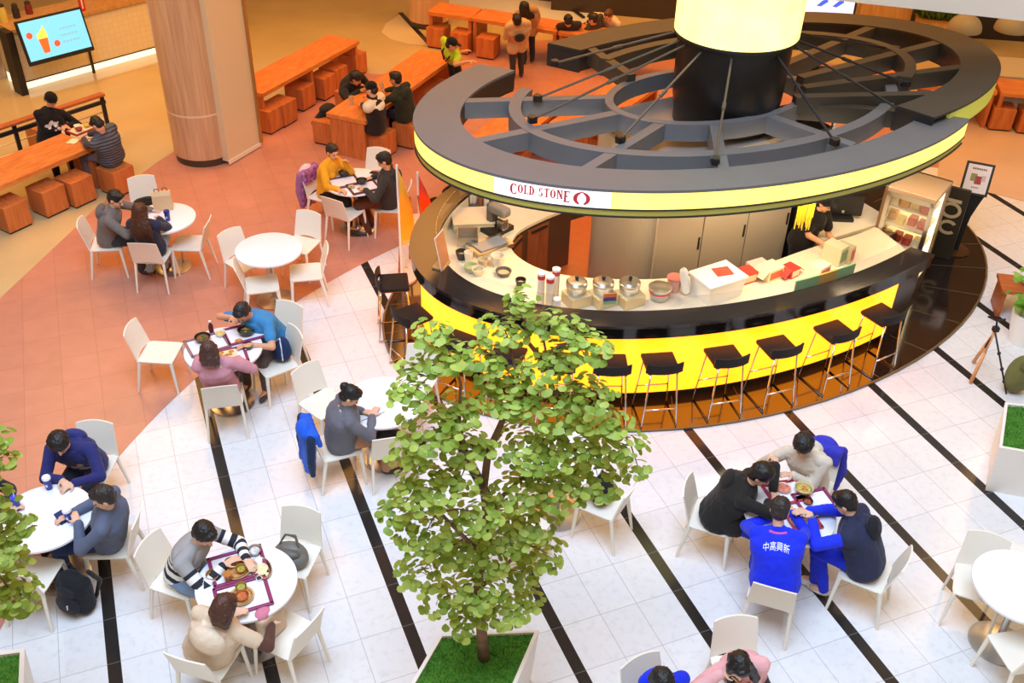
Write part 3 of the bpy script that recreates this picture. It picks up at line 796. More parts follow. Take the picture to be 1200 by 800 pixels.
put_chair('11a',706,586,'T11','cream chair right of the tree with a black bag',turn=0)
put_chair('11b',612,618,'T11','cream chair half seen through the left tree branches',turn=0)
put_chair('10a',868,790,-82,'pinkish lit cream chair under the girl in pink at bottom edge')
put_chair('10b',770,836,-60,'cream chair under the blue hooded person at bottom edge')
# ------------------------------------------------------------ orange wooden long tables and cube seats
WZ=.68
def long_table(label,a,b_,w,group='long orange wooden tables',n=2,side=0):
    """a, b_: ends of the centre line on the floor"""
    a,b_=V((a[0],a[1],0)),V((b_[0],b_[1],0));d=b_-a;L=d.length;c=(a+b_)/2
    t=thing('long_table',label,'table',c,math.atan2(d.y,d.x),group)
    bm=B();box(bm,(0,0,WZ-.035),(L,w,.07),bev=.006);obj('tabletop',bm,M_orange,t)
    for k in range(n+1):
        x=-L/2+.05+(L-.1)*k/n
        bm=B();box(bm,(x,0,(WZ-.07)/2),(.07,w*.86,WZ-.071),bev=.004);obj('leg_panel',bm,M_orangev,t)
    return t
def make_cube():
    t=thing('cube_seat','x','stool')
    bm=B();box(bm,(0,0,.215),(.365,.365,.37),bev=.008);obj('body',bm,M_orangev,t)
    bm=B();box(bm,(0,0,.015),(.33,.33,.03));obj('plinth',bm,mat('dark_plinth','#3a2114',.7),t)  # dark brown recessed plinth
    return t
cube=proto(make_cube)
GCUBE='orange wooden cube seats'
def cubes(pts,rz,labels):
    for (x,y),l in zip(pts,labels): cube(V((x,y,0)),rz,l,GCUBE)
# L1: left edge of the picture
a=at(92,163,WZ);b_=at(-60,226,WZ)
d=(b_-a).normalized()
long_table('long orange wooden table at left edge beside the railing',(a.x,a.y),(a.x+d.x*2.0,a.y+d.y*2.0),.72,n=1)
a2=a+d*2.03
long_table('second orange wooden table running out at the left frame edge',(a2.x,a2.y),(a2.x+d.x*2.0,a2.y+d.y*2.0),.72,n=1)
rz1=math.atan2(d.y,d.x)
for (px,py),l in (((137,209),'orange wooden cube seat under the person in grey quilted vest'),((89,221),'orange wooden cube seat just left of the vest person, pushed under'),((56,232),'orange wooden cube seat second to the left of the vest person'),((12,250),'orange wooden cube seat at the left frame edge')):
    p=at(px,py,.2);cube(V((p.x,p.y,0)),rz1,l,GCUBE)
p=at(52,160,.2);cube(V((p.x,p.y,0)),rz1,'orange wooden cube seat under the person in black printed hoodie',GCUBE)
# L2: behind the column
fl,bl,br,fr_=at(300,113,WZ),at(298,86,WZ),at(386,40,WZ),at(420,48,WZ)
a=(at(255,125,WZ)+at(262,98,WZ))/2;b_=(br+fr_)/2
a=(fl+bl)/2;d=(b_-a).normalized();a=a-d*.25
long_table('long orange wooden table right behind the big wooden column',(a.x,a.y),(b_.x,b_.y),.66,n=2)
rz2=math.atan2(d.y,d.x)
for i,(px,py) in enumerate(((314,138),(330,130),(352,112),(377,100),(391,90),(414,74))):
    p=at(px,py,.2);cube(V((p.x,p.y,0)),rz2,'orange wooden cube seat, %s along the table behind the column'%ORD[i],GCUBE)
# L3: group of three sits at its near end
a=(at(380,132,WZ)+at(430,142,WZ))/2;b_=(at(497,58,WZ)+at(532,64,WZ))/2;d=(b_-a).normalized()
long_table('long orange wooden table where three people sit at the near end',(a.x,a.y),(b_.x,b_.y),.70,n=2)
rz3=math.atan2(d.y,d.x)
for (px,py),l in (((446,167),'orange wooden cube seat under the person in cream and black top'),((478,155),'orange wooden cube seat under the person in dark green jacket'),((385,152),'orange wooden cube seat under the draped black coat'),((497,116),'orange wooden cube seat beside the lime shirt person, nearer one'),((508,108),'orange wooden cube seat beside the lime shirt person, farther one'),((410,118),'orange wooden cube seat under the bearded man in black')):
    p=at(px,py,.2);cube(V((p.x,p.y,0)),rz3,l,GCUBE)
# L4: row along the top of the picture
a=at(508,8,WZ);b1=at(559,15,WZ);b2=at(659,31,WZ)
d=(b2-a).normalized()
long_table('orange wooden table at top of picture, left of the pair standing',(a.x,a.y),(b1.x,b1.y),.62,n=1)
b1b=b1+d*.02
long_table('orange wooden table at top of picture, behind the standing pair',(b1b.x,b1b.y),(b2.x,b2.y),.62,n=2)
b3=b2+d*2.4
long_table('orange wooden table beyond the canopy where three people sit',((b2+d*.02).x,(b2+d*.02).y),(b3.x,b3.y),.62,n=2)
rz4=math.atan2(d.y,d.x)
for i,(px,py) in enumerate(((514,42),(542,48),(572,54))):
    p=at(px,py,.2);cube(V((p.x,p.y,0)),rz4,'orange wooden cube seat, %s from left in the top row'%ORD[i],GCUBE)
# tables seen through the canopy, on the far side of the kiosk
def through(label,p0,p1,w,n=2):
    a,b_=at(*p0,WZ),at(*p1,WZ);long_table(label,(a.x,a.y),(b_.x,b_.y),w,n=n);d=(b_-a);return math.atan2(d.y,d.x)
rz5=through('orange wooden table seen through the left side of the canopy',(548,192),(640,112),.75)
rz6=through('orange wooden table seen through the canopy near the drum',(668,150),(752,92),.75)
for i,(px,py) in enumerate(((604,190),(640,165))):
    p=at(px,py,.2);cube(V((p.x,p.y,0)),rz5,'orange wooden cube seat seen through left canopy, %s'%('nearer' if i==0 else 'farther'),GCUBE)
rz7=through('orange wooden table on the right behind the canopy',(1010,86),(1164,98),.7,n=2)
rz8=through('orange wooden table at right frame edge by the cream table',(1170,99),(1290,112),.7,n=1)
for i,(px,py) in enumerate(((1172,136),(1205,140))):
    p=at(px,py,.2);cube(V((p.x,p.y,0)),rz7,'dark shaded orange cube seat at right, %s'%('left one' if i==0 else 'right one'),GCUBE)
# ------------------------------------------------------------ columns
def column(name,label,c,r,h):
    t=thing(name,label,'column',c)
    bm=B();lathe(bm,[(r,.12),(r,.815)],n=56);lathe(bm,[(r,.835),(r,h)],n=56);obj('cladding',bm,M_colwood,t,smooth=True,auto=40)
    bm=B();lathe(bm,[(r+.001,.81),(r+.001,.84)],n=56);obj('joint_strip',bm,plain('#e9cfa6',.4),t,smooth=True,auto=40)
    bm=B();lathe(bm,[(r-.02,0),(r-.02,.12)],n=56);obj('base',bm,mat('column_base','#4a3a2c',.4),t,smooth=True,auto=40)
    return t
cl,cb,cr=at(203,181),at(236,197),at(272,191)
cc=V((-4.86,14.6,0));r=.47
ct=column('column','big round wood clad column with pale panel on its right',cc,r,6.)
# pale flat panel attached on the right of the column
pw=at(269,194);pe=at(306,172);dd=(pe-pw);dd.z=0;ln=dd.length
bm=B();nrm=V((-dd.y,dd.x,0)).normalized();c=(pw+pe)/2+nrm*.2
box(bm,(c.x-cc.x,c.y-cc.y,3.03),(ln,.4,5.94),math.atan2(dd.y,dd.x));obj('pale_panel',bm,mat('pale_panel_paint','#e2cfa9',.35),ct)
bm=B();c2=(pw+pe)/2;box(bm,(c2.x-cc.x,c2.y-cc.y-.005,.05),(ln,.02,.06),math.atan2(dd.y,dd.x));obj('skirting',bm,plain('#f1e6cd',.4),ct)
bm=B();c2=pe+nrm*.02;box(bm,(c2.x-cc.x+.02,c2.y-cc.y,3.03),(.05,.06,5.9),math.atan2(dd.y,dd.x));obj('edge_strip',bm,mat('brass_strip','#b98d4e',.3,metal=.4),ct)
column('column','wood clad column at the top behind the orange tables',at_y(503,24,21.0)*1.0-V((0,0,at_y(503,24,21.0).z)),.42,6.)
# ------------------------------------------------------------ railing at the left
rl=thing('railing','black metal railing with reddish wood handrail at left','railing',(at(60,160).x,at(60,160).y,0))
ra,rb=at(-70,172,.78),at(121,110,.78)
def ro(name,bm,m,par=None,**k):
    bmesh.ops.translate(bm,vec=-V(rl.location),verts=bm.verts);return obj(name,bm,m,par or rl,**k)
dd=rb-ra;an=math.atan2(dd.y,dd.x);mid=(ra+rb)/2
bm=B();box(bm,(mid.x,mid.y,.78),(dd.length,.12,.045),an,bev=.012);ro('handrail',bm,M_rail)
for f in (.1,.42,.72,.985):
    p=ra.lerp(rb,f);bm=B();box(bm,(p.x,p.y,.378),(.06,.03,.756),an);ro('post',bm,M_darkmetal)
bm=B();box(bm,(mid.x,mid.y,.66),(dd.length,.05,.05),an);ro('top_rail',bm,M_darkmetal)
for z in (.16,.34,.5):
    bm=B();tube(bm,[V((ra.x,ra.y,z)),V((rb.x,rb.y,z))],.009,8);ro('wire',bm,M_steel)
# ------------------------------------------------------------ juice counter top left
g0,g1=at(32,107),at(180,66)
dv=(g1-g0);dv.z=0;dv.normalize();nv=V((-dv.y,dv.x,0))               # nv points away from the camera
jc=thing('juice_counter','tiled cream counter with glowing plinth at top left','counter',(g0.x,g0.y,0),math.atan2(dv.y,dv.x))
LJ=4.2
bm=B();box(bm,(LJ/2,.35,.6),(LJ,.7,.86))
def tile_mat():
    m=mat('cream_square_tiles','#e6d9b4',.35);nt=m.node_tree;b=nt.nodes['Principled BSDF'];N=nt.nodes.new;L=nt.links.new
    tc=N('ShaderNodeTexCoord');mp=N('ShaderNodeMapping');mp.inputs['Rotation'].default_value=(PI/2,0,0);L(tc.outputs['Object'],mp.inputs[0])
    br=N('ShaderNodeTexBrick');br.offset=0;br.inputs['Scale'].default_value=1;br.inputs['Brick Width'].default_value=.1;br.inputs['Row Height'].default_value=.1;br.inputs['Mortar Size'].default_value=.003
    br.inputs['Color1'].default_value=lin('#eadfba');br.inputs['Color2'].default_value=lin('#e6d9b2');br.inputs['Mortar'].default_value=lin('#d8caa0');L(mp.outputs[0],br.inputs['Vector']);L(br.outputs[0],b.inputs['Base Color']);return m
obj('tiled_front',bm,tile_mat(),jc)
bm=B();box(bm,(LJ/2,.40,.085),(LJ,.6,.16));obj('glowing_plinth',bm,emissive('plinth_light','#fff3d6',1.15),jc)
bm=B();box(bm,(LJ/2,.36,1.06),(LJ+.06,.8,.06));obj('worktop',bm,M_tan,jc)
for x in (-.1,1.25):
    bm=B();box(bm,(x,-.01,.55),(.04 if x>0 else .12,.04 if x>0 else .3,1.1));obj('dark_upright',bm,M_black,jc)
bm=B();box(bm,(LJ/2,-.003,.165),(LJ,.01,.02));obj('base_trim',bm,M_darkmetal,jc)  # dark metal strip above the plinth
bm=B();box(bm,(LJ/2,-.003,1.03),(LJ,.012,.03));obj('top_trim',bm,M_darkmetal,jc)
# screen with a juice glass, on the counter front
q=[at_y(14,20,0)]
sc=thing('menu_screen','wide menu screen with orange juice picture on pale blue','screen',(g0.x,g0.y,0),math.atan2(dv.y,dv.x))
T=Matrix.Translation(V((.56,-.36,.93)))@Matrix.Rotation(math.radians(-14),4,'X')@Matrix.Scale(.9,4)
bm=B();box(bm,(0,0,0),(1.3,.07,.82),M=T,bev=.01);obj('frame',bm,M_black,sc)
bm=B();box(bm,(0,-.037,.02),(1.22,.006,.7),M=T);pn=obj('panel',bm,emissive('screen_blue','#6fc8ea',.95),sc)
def flat(bm,pts): 
    vs=[bm.verts.new(T@V((x,-.0415,z))) for x,z in pts];bm.faces.new(vs)
bm=B();flat(bm,[(-.31,-.24),(-.19,-.24),(-.16,.02),(-.34,.02)]);obj('juice',bm,emissive('screen_orange','#e8642a',.9),pn)
bm=B();flat(bm,[(-.34,.021),(-.16,.021),(-.15,.1),(-.19,.26),(-.24,.18),(-.35,.1)]);obj('ice',bm,emissive('screen_yellow','#f7cf5a',1.0),pn)
for cx,cz in ((-.48,.12),(-.02,-.12)):
    bm=B();flat(bm,[(cx+.06*math.cos(a),cz+.06*math.sin(a)) for a in [2*PI*i/18 for i in range(18)]]);obj('strawberry',bm,emissive('screen_red','#e0563a',1.0),pn)
bm=B()
rr=random.Random(3)
for row in range(3):
    for k in range(5): 
        x=.1+k*.07;z=.1-row*.12;flat(bm,[(x,z),(x+.045,z),(x+.045,z+.035),(x,z+.035)])
obj('menu_lines',bm,emissive('screen_ink','#7fb3c8',.8),pn)
for x in (-.3,.3):
    bm=B();box(bm,(x,.1,-.1),(.06,.2,.5),M=T);obj('bracket',bm,M_darkmetal,sc)
sgn=thing('price_tag','small red sign standing on the juice counter','sign',g0+dv*1.33+nv*.05+V((0,0,1.09)),math.atan2(dv.y,dv.x))
bm=B();box(bm,(0,0,.13),(.12,.02,.26),rz=.3);obj('card',bm,M_red,sgn)
bm=B();box(bm,(0,-.012,.13),(.03,.004,.16),rz=.3);obj('white_strip',bm,plain('#f4f0ee',.5),sgn)
for i,(x,y,h,r,c,l) in enumerate(((.1,.45,.26,.07,'#d9c65a','squat yellow jug on the juice counter'),(.35,.5,.2,.06,'#2f2a28','dark tin on the juice counter'),(-.15,.4,.22,.07,'#e8dfc0','cream canister at the left end of the juice counter'),(.6,.55,.18,.06,'#7b2f2c','dark red pot on the juice counter'))):
    p=g0+dv*x+nv*y
    t=thing('canister',l,'canister',V((p.x,p.y,1.09)));bm=B();lathe(bm,[(r,0),(r*1.05,h*.7),(r*.8,h*.9),(r*.8,h)],n=20);obj('body',bm,plain(c,.4),t,smooth=True,auto=40)
    bm=B();lathe(bm,[(r*.85,h),(r*.85,h+.03),(r*.3,h+.05)],n=20);obj('lid',bm,plain('#3a352f',.4),t,smooth=True,auto=40)
p=g0+dv*2.2+nv*.5;t=thing('wooden_partition','orange wood panel partition behind the juice counter','partition',V((p.x,p.y,0)),math.atan2(dv.y,dv.x))
bm=B();box(bm,(1.,.5,.9),(2.4,.06,1.8));obj('panel',bm,M_orangev,t);bm=B();box(bm,(1.,.47,1.8),(2.44,.1,.05));obj('cap',bm,M_tan,t)
# white statue-like branch at the counter's left is a person's arm in the photograph's blur: a pale bag on the upright
p=at(8,100,0);t=thing('side_cabinet','dark wood side cabinet at the far left by the juice counter','cabinet',V((p.x-.35,p.y+.2,0)),math.atan2(dv.y,dv.x))
bm=B();box(bm,(-.1,.3,.55),(.7,.7,1.1),bev=.01);obj('body',bm,mat('taupe_panel','#b79a77',.4),t);bm=B();box(bm,(-.1,.3,1.12),(.74,.74,.04));obj('top',bm,M_tan,t)
bm=B();box(bm,(-.1,-.06,.55),(.6,.02,.95));obj('door',bm,mat('taupe_door','#a88a66',.4),t)
# ------------------------------------------------------------ far background at the top of the picture
def simple(name,label,cat,loc,rz,parts,group=None):
    t=thing(name,label,cat,loc,rz,group)
    for pn,m,bxs in parts:
        bm=B()
        for bx in bxs: box(bm,bx[0],bx[1],bev=bx[2] if len(bx)>2 else 0.)
        obj(pn,bm,m,t)
    return t
p=at(770,26,0);simple('service_counter','long dark counter behind the canopy, left of the drum','counter',V((p.x,p.y+.6,0)),-.18,[('body',mat('dark_brown_panel','#3b3028',.4),[((0,0,.5),(4.4,.8,1.0))]),('worktop',M_darkmetal,[((0,0,1.03),(4.5,.9,.06))]),('pale_shelf',plain('#c9c0b4',.4),[((.8,.2,1.35),(1.6,.4,.06)),((.1,.2,1.2),(.06,.3,.3)),((1.5,.2,1.2),(.06,.3,.3))])])
# slatted pink timber screen and pale glass beyond the top tables
p=at(672,18,0);t=thing('slatted_screen','pinkish upright slats of a screen at the top of picture','screen',V((p.x,p.y+.8,0)),-.25)
for k in range(7):
    bm=B();box(bm,(-.66+k*.22,0,.75),(.06,.04,1.5),bev=.004);obj('slat',bm,mat('pink_timber','#c98a78',.5),t)
bm=B();box(bm,(0,0,.04),(1.5,.12,.06));box(bm,(0,0,1.5),(1.5,.1,.06));obj('rail',bm,mat('dark_rail','#4a3a32',.5),t)
a_=at(646,-6,0);b_=at(684,22,0);d=b_-a_
t=thing('light_strip','blue lit strip on the pale floor at top of picture','light strip',V((a_.x,a_.y,.006)),math.atan2(d.y,d.x))
bm=B();box(bm,(d.length*.3,0,.02),(d.length*.6,.07,.04),bev=.005);obj('lit_part',bm,emissive('blue_light','#3a54e0',1.),t)
bm=B();box(bm,(d.length*.8,0,.02),(d.length*.4,.07,.04),bev=.005);obj('dark_part',bm,M_darkmetal,t)
# second screen
z=1.35;p=at(972,2,z)
t=thing('advert_screen','upright advert screen with pink and blue picture at the top','screen',V((p.x,p.y,0)),-.12)
T=Matrix.Translation(V((0,0,1.2)))@Matrix.Rotation(math.radians(-8),4,'X')
bm=B();box(bm,(0,0,0),(.98,.07,.74),M=T);obj('frame',bm,M_black,t)
bm=B();box(bm,(0,-.037,0),(.9,.006,.66),M=T);pn=obj('panel',bm,emissive('screen_lilac','#c9d9ff',1.05),t)
bm=B()
rr=random.Random(5)
P=[(-.45,-.33)]
for i in range(19): P.append((-.45+.9*i/18,-.16+rr.uniform(-.05,.05)))
P.append((.45,-.33));bm.faces.new([bm.verts.new(T@V((x,-.042,zz))) for x,zz in P]);obj('pink_foreground',bm,emissive('screen_pink','#f0508c',1.),pn)
for cx in (-.12,.16):
    bm=B();bm.faces.new([bm.verts.new(T@V((cx+x,-.042,.12+zz))) for x,zz in ((-.1,-.05),(-.02,-.06),(.1,.03),(.08,.07),(.0,.05))]);obj('blue_shoe',bm,emissive('screen_deep_blue','#3c5ce0',1.),pn)
bm=B();box(bm,(0,.1,.45),(.12,.08,.9));box(bm,(0,.1,.02),(.6,.4,.04));obj('stand',bm,M_darkmetal,t)
# planted wooden dividers and hanging domes at upper right
def divider(label,px,py,L,h,rz):
    p=at(px,py,0);t=thing('planter_divider',label,'planter',V((p.x,p.y,0)),rz)
    bm=B();box(bm,(0,0,h/2),(L,.4,h));obj('box',bm,M_tan,t)
    bm=B();box(bm,(0,0,h+.015),(L+.03,.43,.03));obj('rim',bm,mat('rim_wood','#a5793f',.4),t)
    bm=B();rr=random.Random(int(px))
    for k in range(420):
        c=V((rr.uniform(-L/2,L/2),rr.uniform(-.16,.16),h+.03));d=V((rr.uniform(-.6,.6),rr.uniform(-.6,.6),1)).normalized();ln=rr.uniform(.25,.6);s=d.cross(V((rr.random()-.5,rr.random()-.5,.2))).normalized()*.035
        bm.faces.new([bm.verts.new(q) for q in (c,c+d*ln*.5+s,c+d*ln,c+d*ln*.5-s)])
    obj('foliage',bm,mat('dark_foliage','#4f6d2a',.6,vary=.4,vscale=9),t);return t
divider('tan wooden planter with dark greenery at top right, left one',1030,38,1.0,.75,-.15)
divider('orange wooden planter with bushy greenery at top right, right one',1098,52,1.0,.5,-.15)
def dome(label,px,py,Y):
    c=at_y(px,py,Y);t=thing('pendant_lamp',label,'lamp',c,0,'white dome pendant lamps')
    prof=[(.02,.24)]+[(.27*math.sin(math.radians(a)),.24*math.cos(math.radians(a))) for a in range(10,91,10)]+[(.265,-.02)]
    bm=B();lathe(bm,prof+[(.25,-.02)]+[(.25*math.sin(math.radians(a)),.22*math.cos(math.radians(a))) for a in range(90,9,-10)],n=36,cap0=False,cap1=False);obj('shade',bm,plain('#8c846c',.6),t,smooth=True,auto=60)
    bm=B();tube(bm,[(0,0,.23),(0,0,2.2)],.008,8);obj('cord',bm,M_black,t)
    bm=B();ellipsoid(bm,(0,0,.05),(.05,.05,.06));obj('bulb',bm,emissive('bulb','#ffe2a8',.7),t,smooth=True)
    return t
dome('white dome pendant lamp at top right, the left of two',1130,34,16.6)
dome('white dome pendant lamp at top right, the right of two',1185,34,16.6)
p=at(1165,62,0);simple('bar_counter','dark bar counter under the white dome lamps','counter',V((p.x+.6,p.y+1.2,0)),-.12,[('body',mat('nearly_black_panel','#2a211b',.5),[((0,0,.6),(3.6,.9,1.2))]),('worktop',mat('grey_blue_top','#8b8a86',.3),[((0,0,1.22),(3.7,1.,.05))])])
p=at(1190,82,.6);simple('cream_table','wide cream table behind the right orange tables','table',V((p.x,p.y,0)),-.12,[('tabletop',mat('cream_stone','#cbb993',.3),[((0,0,.62),(1.5,1.0,.06))]),('leg',M_darkmetal,[((-.6,0,.3),(.08,.7,.59))]),('leg',M_darkmetal,[((.6,0,.3),(.08,.7,.59))])])
# white bulkhead that hangs from the upper gallery, upper right
e0=at_y(948,-3,12.6);e1=at_y(1330,39,12.6)
bm=B();Y3=V((0,.5,0));top_=lambda q:V((q.x,q.y,8.5))
rings(bm,[[e0,e0+Y3,top_(e0+Y3),top_(e0)],[e1,e1+Y3,top_(e1+Y3),top_(e1)]]);o=struct('unseen_ceiling_1',bm,mat('gallery_white','#f3eee6',.6))
# gallery soffit lamp row under the slab is not shown; back rooms beyond stay in warm shade
# ------------------------------------------------------------ menu stand by the kiosk's right end
p=at(1118,293,0.02);st=thing('menu_stand','slim black menu stand with framed poster at kiosk right end','stand',V((p.x,p.y,.021)),math.radians(-22))
bm=B();lathe(bm,[(.2,0),(.2,.015),(.03,.03)],n=28);obj('base',bm,mat('bronze_base','#5a3d22',.3,metal=.6),st,smooth=True,auto=40)
T=Matrix.Translation(V((.0,-.03,1.10)))@Matrix.Rotation(math.radians(-22),4,'X')@Matrix.Scale(.76,4)
bm=B();lp=[]
for z,w in ((.02,.045),(.35,.05),(.55,.07),(.75,.12),(.92,.17)): lp.append([V((-w,-.03,z)),V((w,-.03,z)),V((w,.03,z)),V((-w,.03,z))])
rings(bm,lp);obj('body',bm,M_black,st)
bm=B();box(bm,(0,0,0),(.46,.035,.56),M=T,bev=.006);obj('frame',bm,M_black,st)
bm=B();box(bm,(0,-.02,0),(.38,.005,.48),M=T);po=obj('poster',bm,plain('#efdcd0',.5),st)
for i,(x,z,w,h,c) in enumerate(((-.06,.02,.1,.13,'#9a8a4a'),(.02,-.02,.11,.14,'#b0332c'),(.1,.02,.07,.1,'#d9b7a8'))):
    bm=B();box(bm,(x,-.0235,z),(w,.002,h),M=T);obj('picture',bm,plain(c,.5),po)
bm=B()
for k in range(7): box(bm,(-.1+k*.034,-.0235,.17),(.024,.002,.03),M=T)
for k in range(4): box(bm,(-.05+k*.03,-.0235,-.15),(.02,.002,.02),M=T)
obj('lettering',bm,plain('#6a4038',.5),po)
# narrow dark panel with pale letters behind the fridge
p=at(1098,300,.02);pn=thing('sign_panel','dark olive upright panel with pale stacked letters beside menu stand','sign',V((p.x,p.y,.021)),math.radians(-30))
bm=B();box(bm,(0,0,.52),(.34,.05,1.04),bev=.004);obj('panel',bm,mat('dark_olive_panel','#3a3222',.35),pn)
M_tanlet=mat('tan_letters','#d3b988',.5)
def letter_arc(cx,cz,rx,rz_,w,a0,a1,name):
    bm=B();n=26;L=[]
    for kk in range(n+1):
        a=math.radians(a0+(a1-a0)*kk/n);c,s_=math.cos(a),math.sin(a)
        L.append([V((cx+rx*c,y,cz+rz_*s_)) if k==0 else V((cx+(rx-w)*c,y,cz+(rz_-w)*s_)) for k,y in ((0,-.031),(1,-.031),(1,-.024),(0,-.024))])
    rings(bm,L,a1-a0<360,a1-a0<360);obj(name,bm,M_tanlet,pn)
letter_arc(.0,.72,.13,.115,.042,0,360,'letter_o')
letter_arc(.02,.47,.12,.105,.042,40,320,'letter_g')
bm=B();box(bm,(-.1,-.027,.93),(.045,.008,.18));box(bm,(.0,-.027,.86),(.2,.008,.045));obj('letter_l',bm,M_tanlet,pn)
# back counter of the kiosk with black device
bc=thing('back_counter','low cream counter at the back of the kiosk','counter',K)
q=at(1000,268,.9)-K;bu,bv_=q.dot(Ku),q.dot(Kv)
bm=B();kbox(bm,bu,bv_+.2,.45,(1.1,.5,.86));kobj('body',bm,mat('pinkish_panel','#d9b79a',.4),bc)
bm=B();kbox(bm,bu,bv_+.2,.9,(1.16,.56,.05));kobj('worktop',bm,M_work,bc)
dv_=thing('till_screen','black slab shaped till on the back counter','till',kp(bu,bv_+.25,.925),KT-.55)
bm=B();box(bm,(0,0,.02),(.3,.2,.04));obj('base',bm,M_darkmetal,dv_)
bm=B();box(bm,(0,.02,.17),(.52,.05,.26),bev=.01);obj('display',bm,M_black,dv_)
bm=B();box(bm,(.02,-.01,.1),(.03,.005,.03));obj('button',bm,plain('#c9c2b0',.4),dv_)
tas=thing('yellow_tassel','yellow paper tassel hanging under the canopy rim','decoration',at_y(945,243,9.95))
bm=B();rr=random.Random(2)
for k in range(46):
    a=rr.random()*2*PI;r=.085*math.sqrt(rr.random());x,y=r*math.cos(a),r*math.sin(a);h=rr.uniform(.22,.4)
    box(bm,(x,y,-h/2+.12),(.014,.003,h),rr.random()*3)
obj('strips',bm,mat('yellow_paper','#e0c02a',.6,vary=.2),tas)
bm=B();tube(bm,[(0,0,.1),(0,0,at_y(945,218,9.95).z*0+.42)],.006,6);obj('string',bm,M_darkmetal,tas)
# ------------------------------------------------------------ things on the kiosk worktop
def top(px,py,z=.9): return at(px,py,z)
WT=.9
def warmer(px,py,label):
    p=top(px,py,1.0);t=thing('topping_warmer',label,'food warmer',V((p.x,p.y,WT)),KT,'steel topping warmers')
    bm=B();box(bm,(0,0,.07),(.26,.24,.14),bev=.01);obj('case',bm,mat('cream_case','#d8c394',.35,metal=.2),t)
    bm=B();lathe(bm,[(.1,.14),(.115,.2),(.118,.26),(.112,.265)],(0,.02,0),28);obj('pot',bm,M_steel,t,smooth=True,auto=40)
    bm=B();lathe(bm,[(.116,.265),(.1,.285),(.03,.295)],(0,.02,0),28);l=obj('lid',bm,M_steel,t,smooth=True,auto=40)
    bm=B();lathe(bm,[(.012,.295),(.022,.31),(.02,.33),(.008,.335)],(0,.02,0),12);obj('knob',bm,M_black,l,smooth=True)
    bm=B();lathe(bm,[(.119,.225),(.121,.232),(.119,.24)],(0,.02,0),28,False,False);obj('rim_band',bm,M_chrome,t,smooth=True)
    return t
warmer(676,346,'steel topping warmer with lid, leftmost, by the cup tubes')
warmer(707,346,'steel topping warmer with lid, the middle of three')
warmer(738,346,'steel topping warmer with lid, rightmost, by the glass bowl')
def tube_cups(px,py,h,label,r=.042):
    p=top(px,py);t=thing('cup_stack',label,'cups',V((p.x,p.y,WT)),0,'tall stacks of paper cups')
    bm=B();lathe(bm,[(r,0),(r,h)],n=20);
    obj('sleeve',bm,mat('clear_sleeve','#e6d6bd',.3,vary=.1,vscale=30),t,smooth=True,auto=40)
    bm=B();lathe(bm,[(r*1.02,h),(r*1.04,h+.05)],n=20);obj('red_rim',bm,M_red,t,smooth=True,auto=40)
    bm=B();lathe(bm,[(r*1.06,h+.05),(r*1.06,h+.075),(r*.9,h+.07)],n=20);obj('top_cup',bm,plain('#f6f1ea',.4),t,smooth=True,auto=40)
tube_cups(633,357,.34,'tall cup stack with red rim, left of three')
tube_cups(643,363,.36,'tall cup stack with red rim, front one of three')
tube_cups(650,354,.36,'tall cup stack with red rim, right rear of three')
def lathed(name,label,cat,p,prof,m,n=24,group=None,extra=()):
    t=thing(name,label,cat,p,0,group);bm=B();lathe(bm,prof,n=n);obj('body',bm,m,t,smooth=True,auto=40)
    for pn,pf,mm in extra:
        bm=B();lathe(bm,pf,n=n);obj(pn,bm,mm,t,smooth=True,auto=40)
    return t
def wt(px,py,z=.9): p=top(px,py,z);return V((p.x,p.y,WT))
lathed('glass_jar','short clear jar in front of the cup stacks','jar',wt(652,366),[(.04,0),(.045,.1),(.04,.16)],M_frost,extra=[('lid',[(.042,.16),(.042,.18),(.02,.185)],plain('#efe9dc',.4))])
lathed('glass_bowl','big glass bowl with steel rim on the worktop','bowl',wt(772,350),[(.06,0),(.1,.02),(.125,.15),(.12,.15),(.09,.03)],M_frost,extra=[('rim',[(.126,.14),(.13,.16),(.12,.165)],M_steel),('red_stripe',[(.121,.10),(.124,.115)],M_red)])
lathed('pink_tub','pinkish lidded tub behind the glass bowl','tub',wt(789,340),[(.07,0),(.085,.16)],plain('#d9a79a',.4),extra=[('lid',[(.09,.16),(.09,.18),(.06,.185)],plain('#d77f74',.4))])
t=thing('paper_roll','white roll of bags standing beside the storage box','roll',wt(803,345),.4)
bm=B();capsule(bm,(0,0,.06),(-.05,.02,.3),.05,.045);obj('roll',bm,plain('#f6f3ec',.7),t,smooth=True);bm=B();capsule(bm,(-.05,.02,.29),(-.055,.022,.335),.028,.02);obj('twist',bm,plain('#efe9de',.7),t,smooth=True)
p=wt(838,345);t=thing('storage_box','big translucent white storage box on the worktop','box',p,KT+.02)
bm=B();lp=[]
for z,w,d in ((0,.22,.16),(.24,.25,.18)): lp.append([V((x*w,y*d,z)) for x,y in ((-1,-1),(1,-1),(1,1),(-1,1))])
rings(bm,lp);obj('tub',bm,mat('milky_plastic','#f1eee6',.3),t)
bm=B();box(bm,(0,0,.26),(.54,.4,.035),bev=.012);obj('lid',bm,mat('milky_lid','#fbf7f2',.3),t)
t=thing('red_sheet','red card lying on the lid of the storage box','card',p+V((0,0,.279)),KT-.2)
bm=B();box(bm,(.06,.02,.004),(.2,.17,.006),bev=.002);obj('sheet',bm,plain('#e2503c',.5),t)
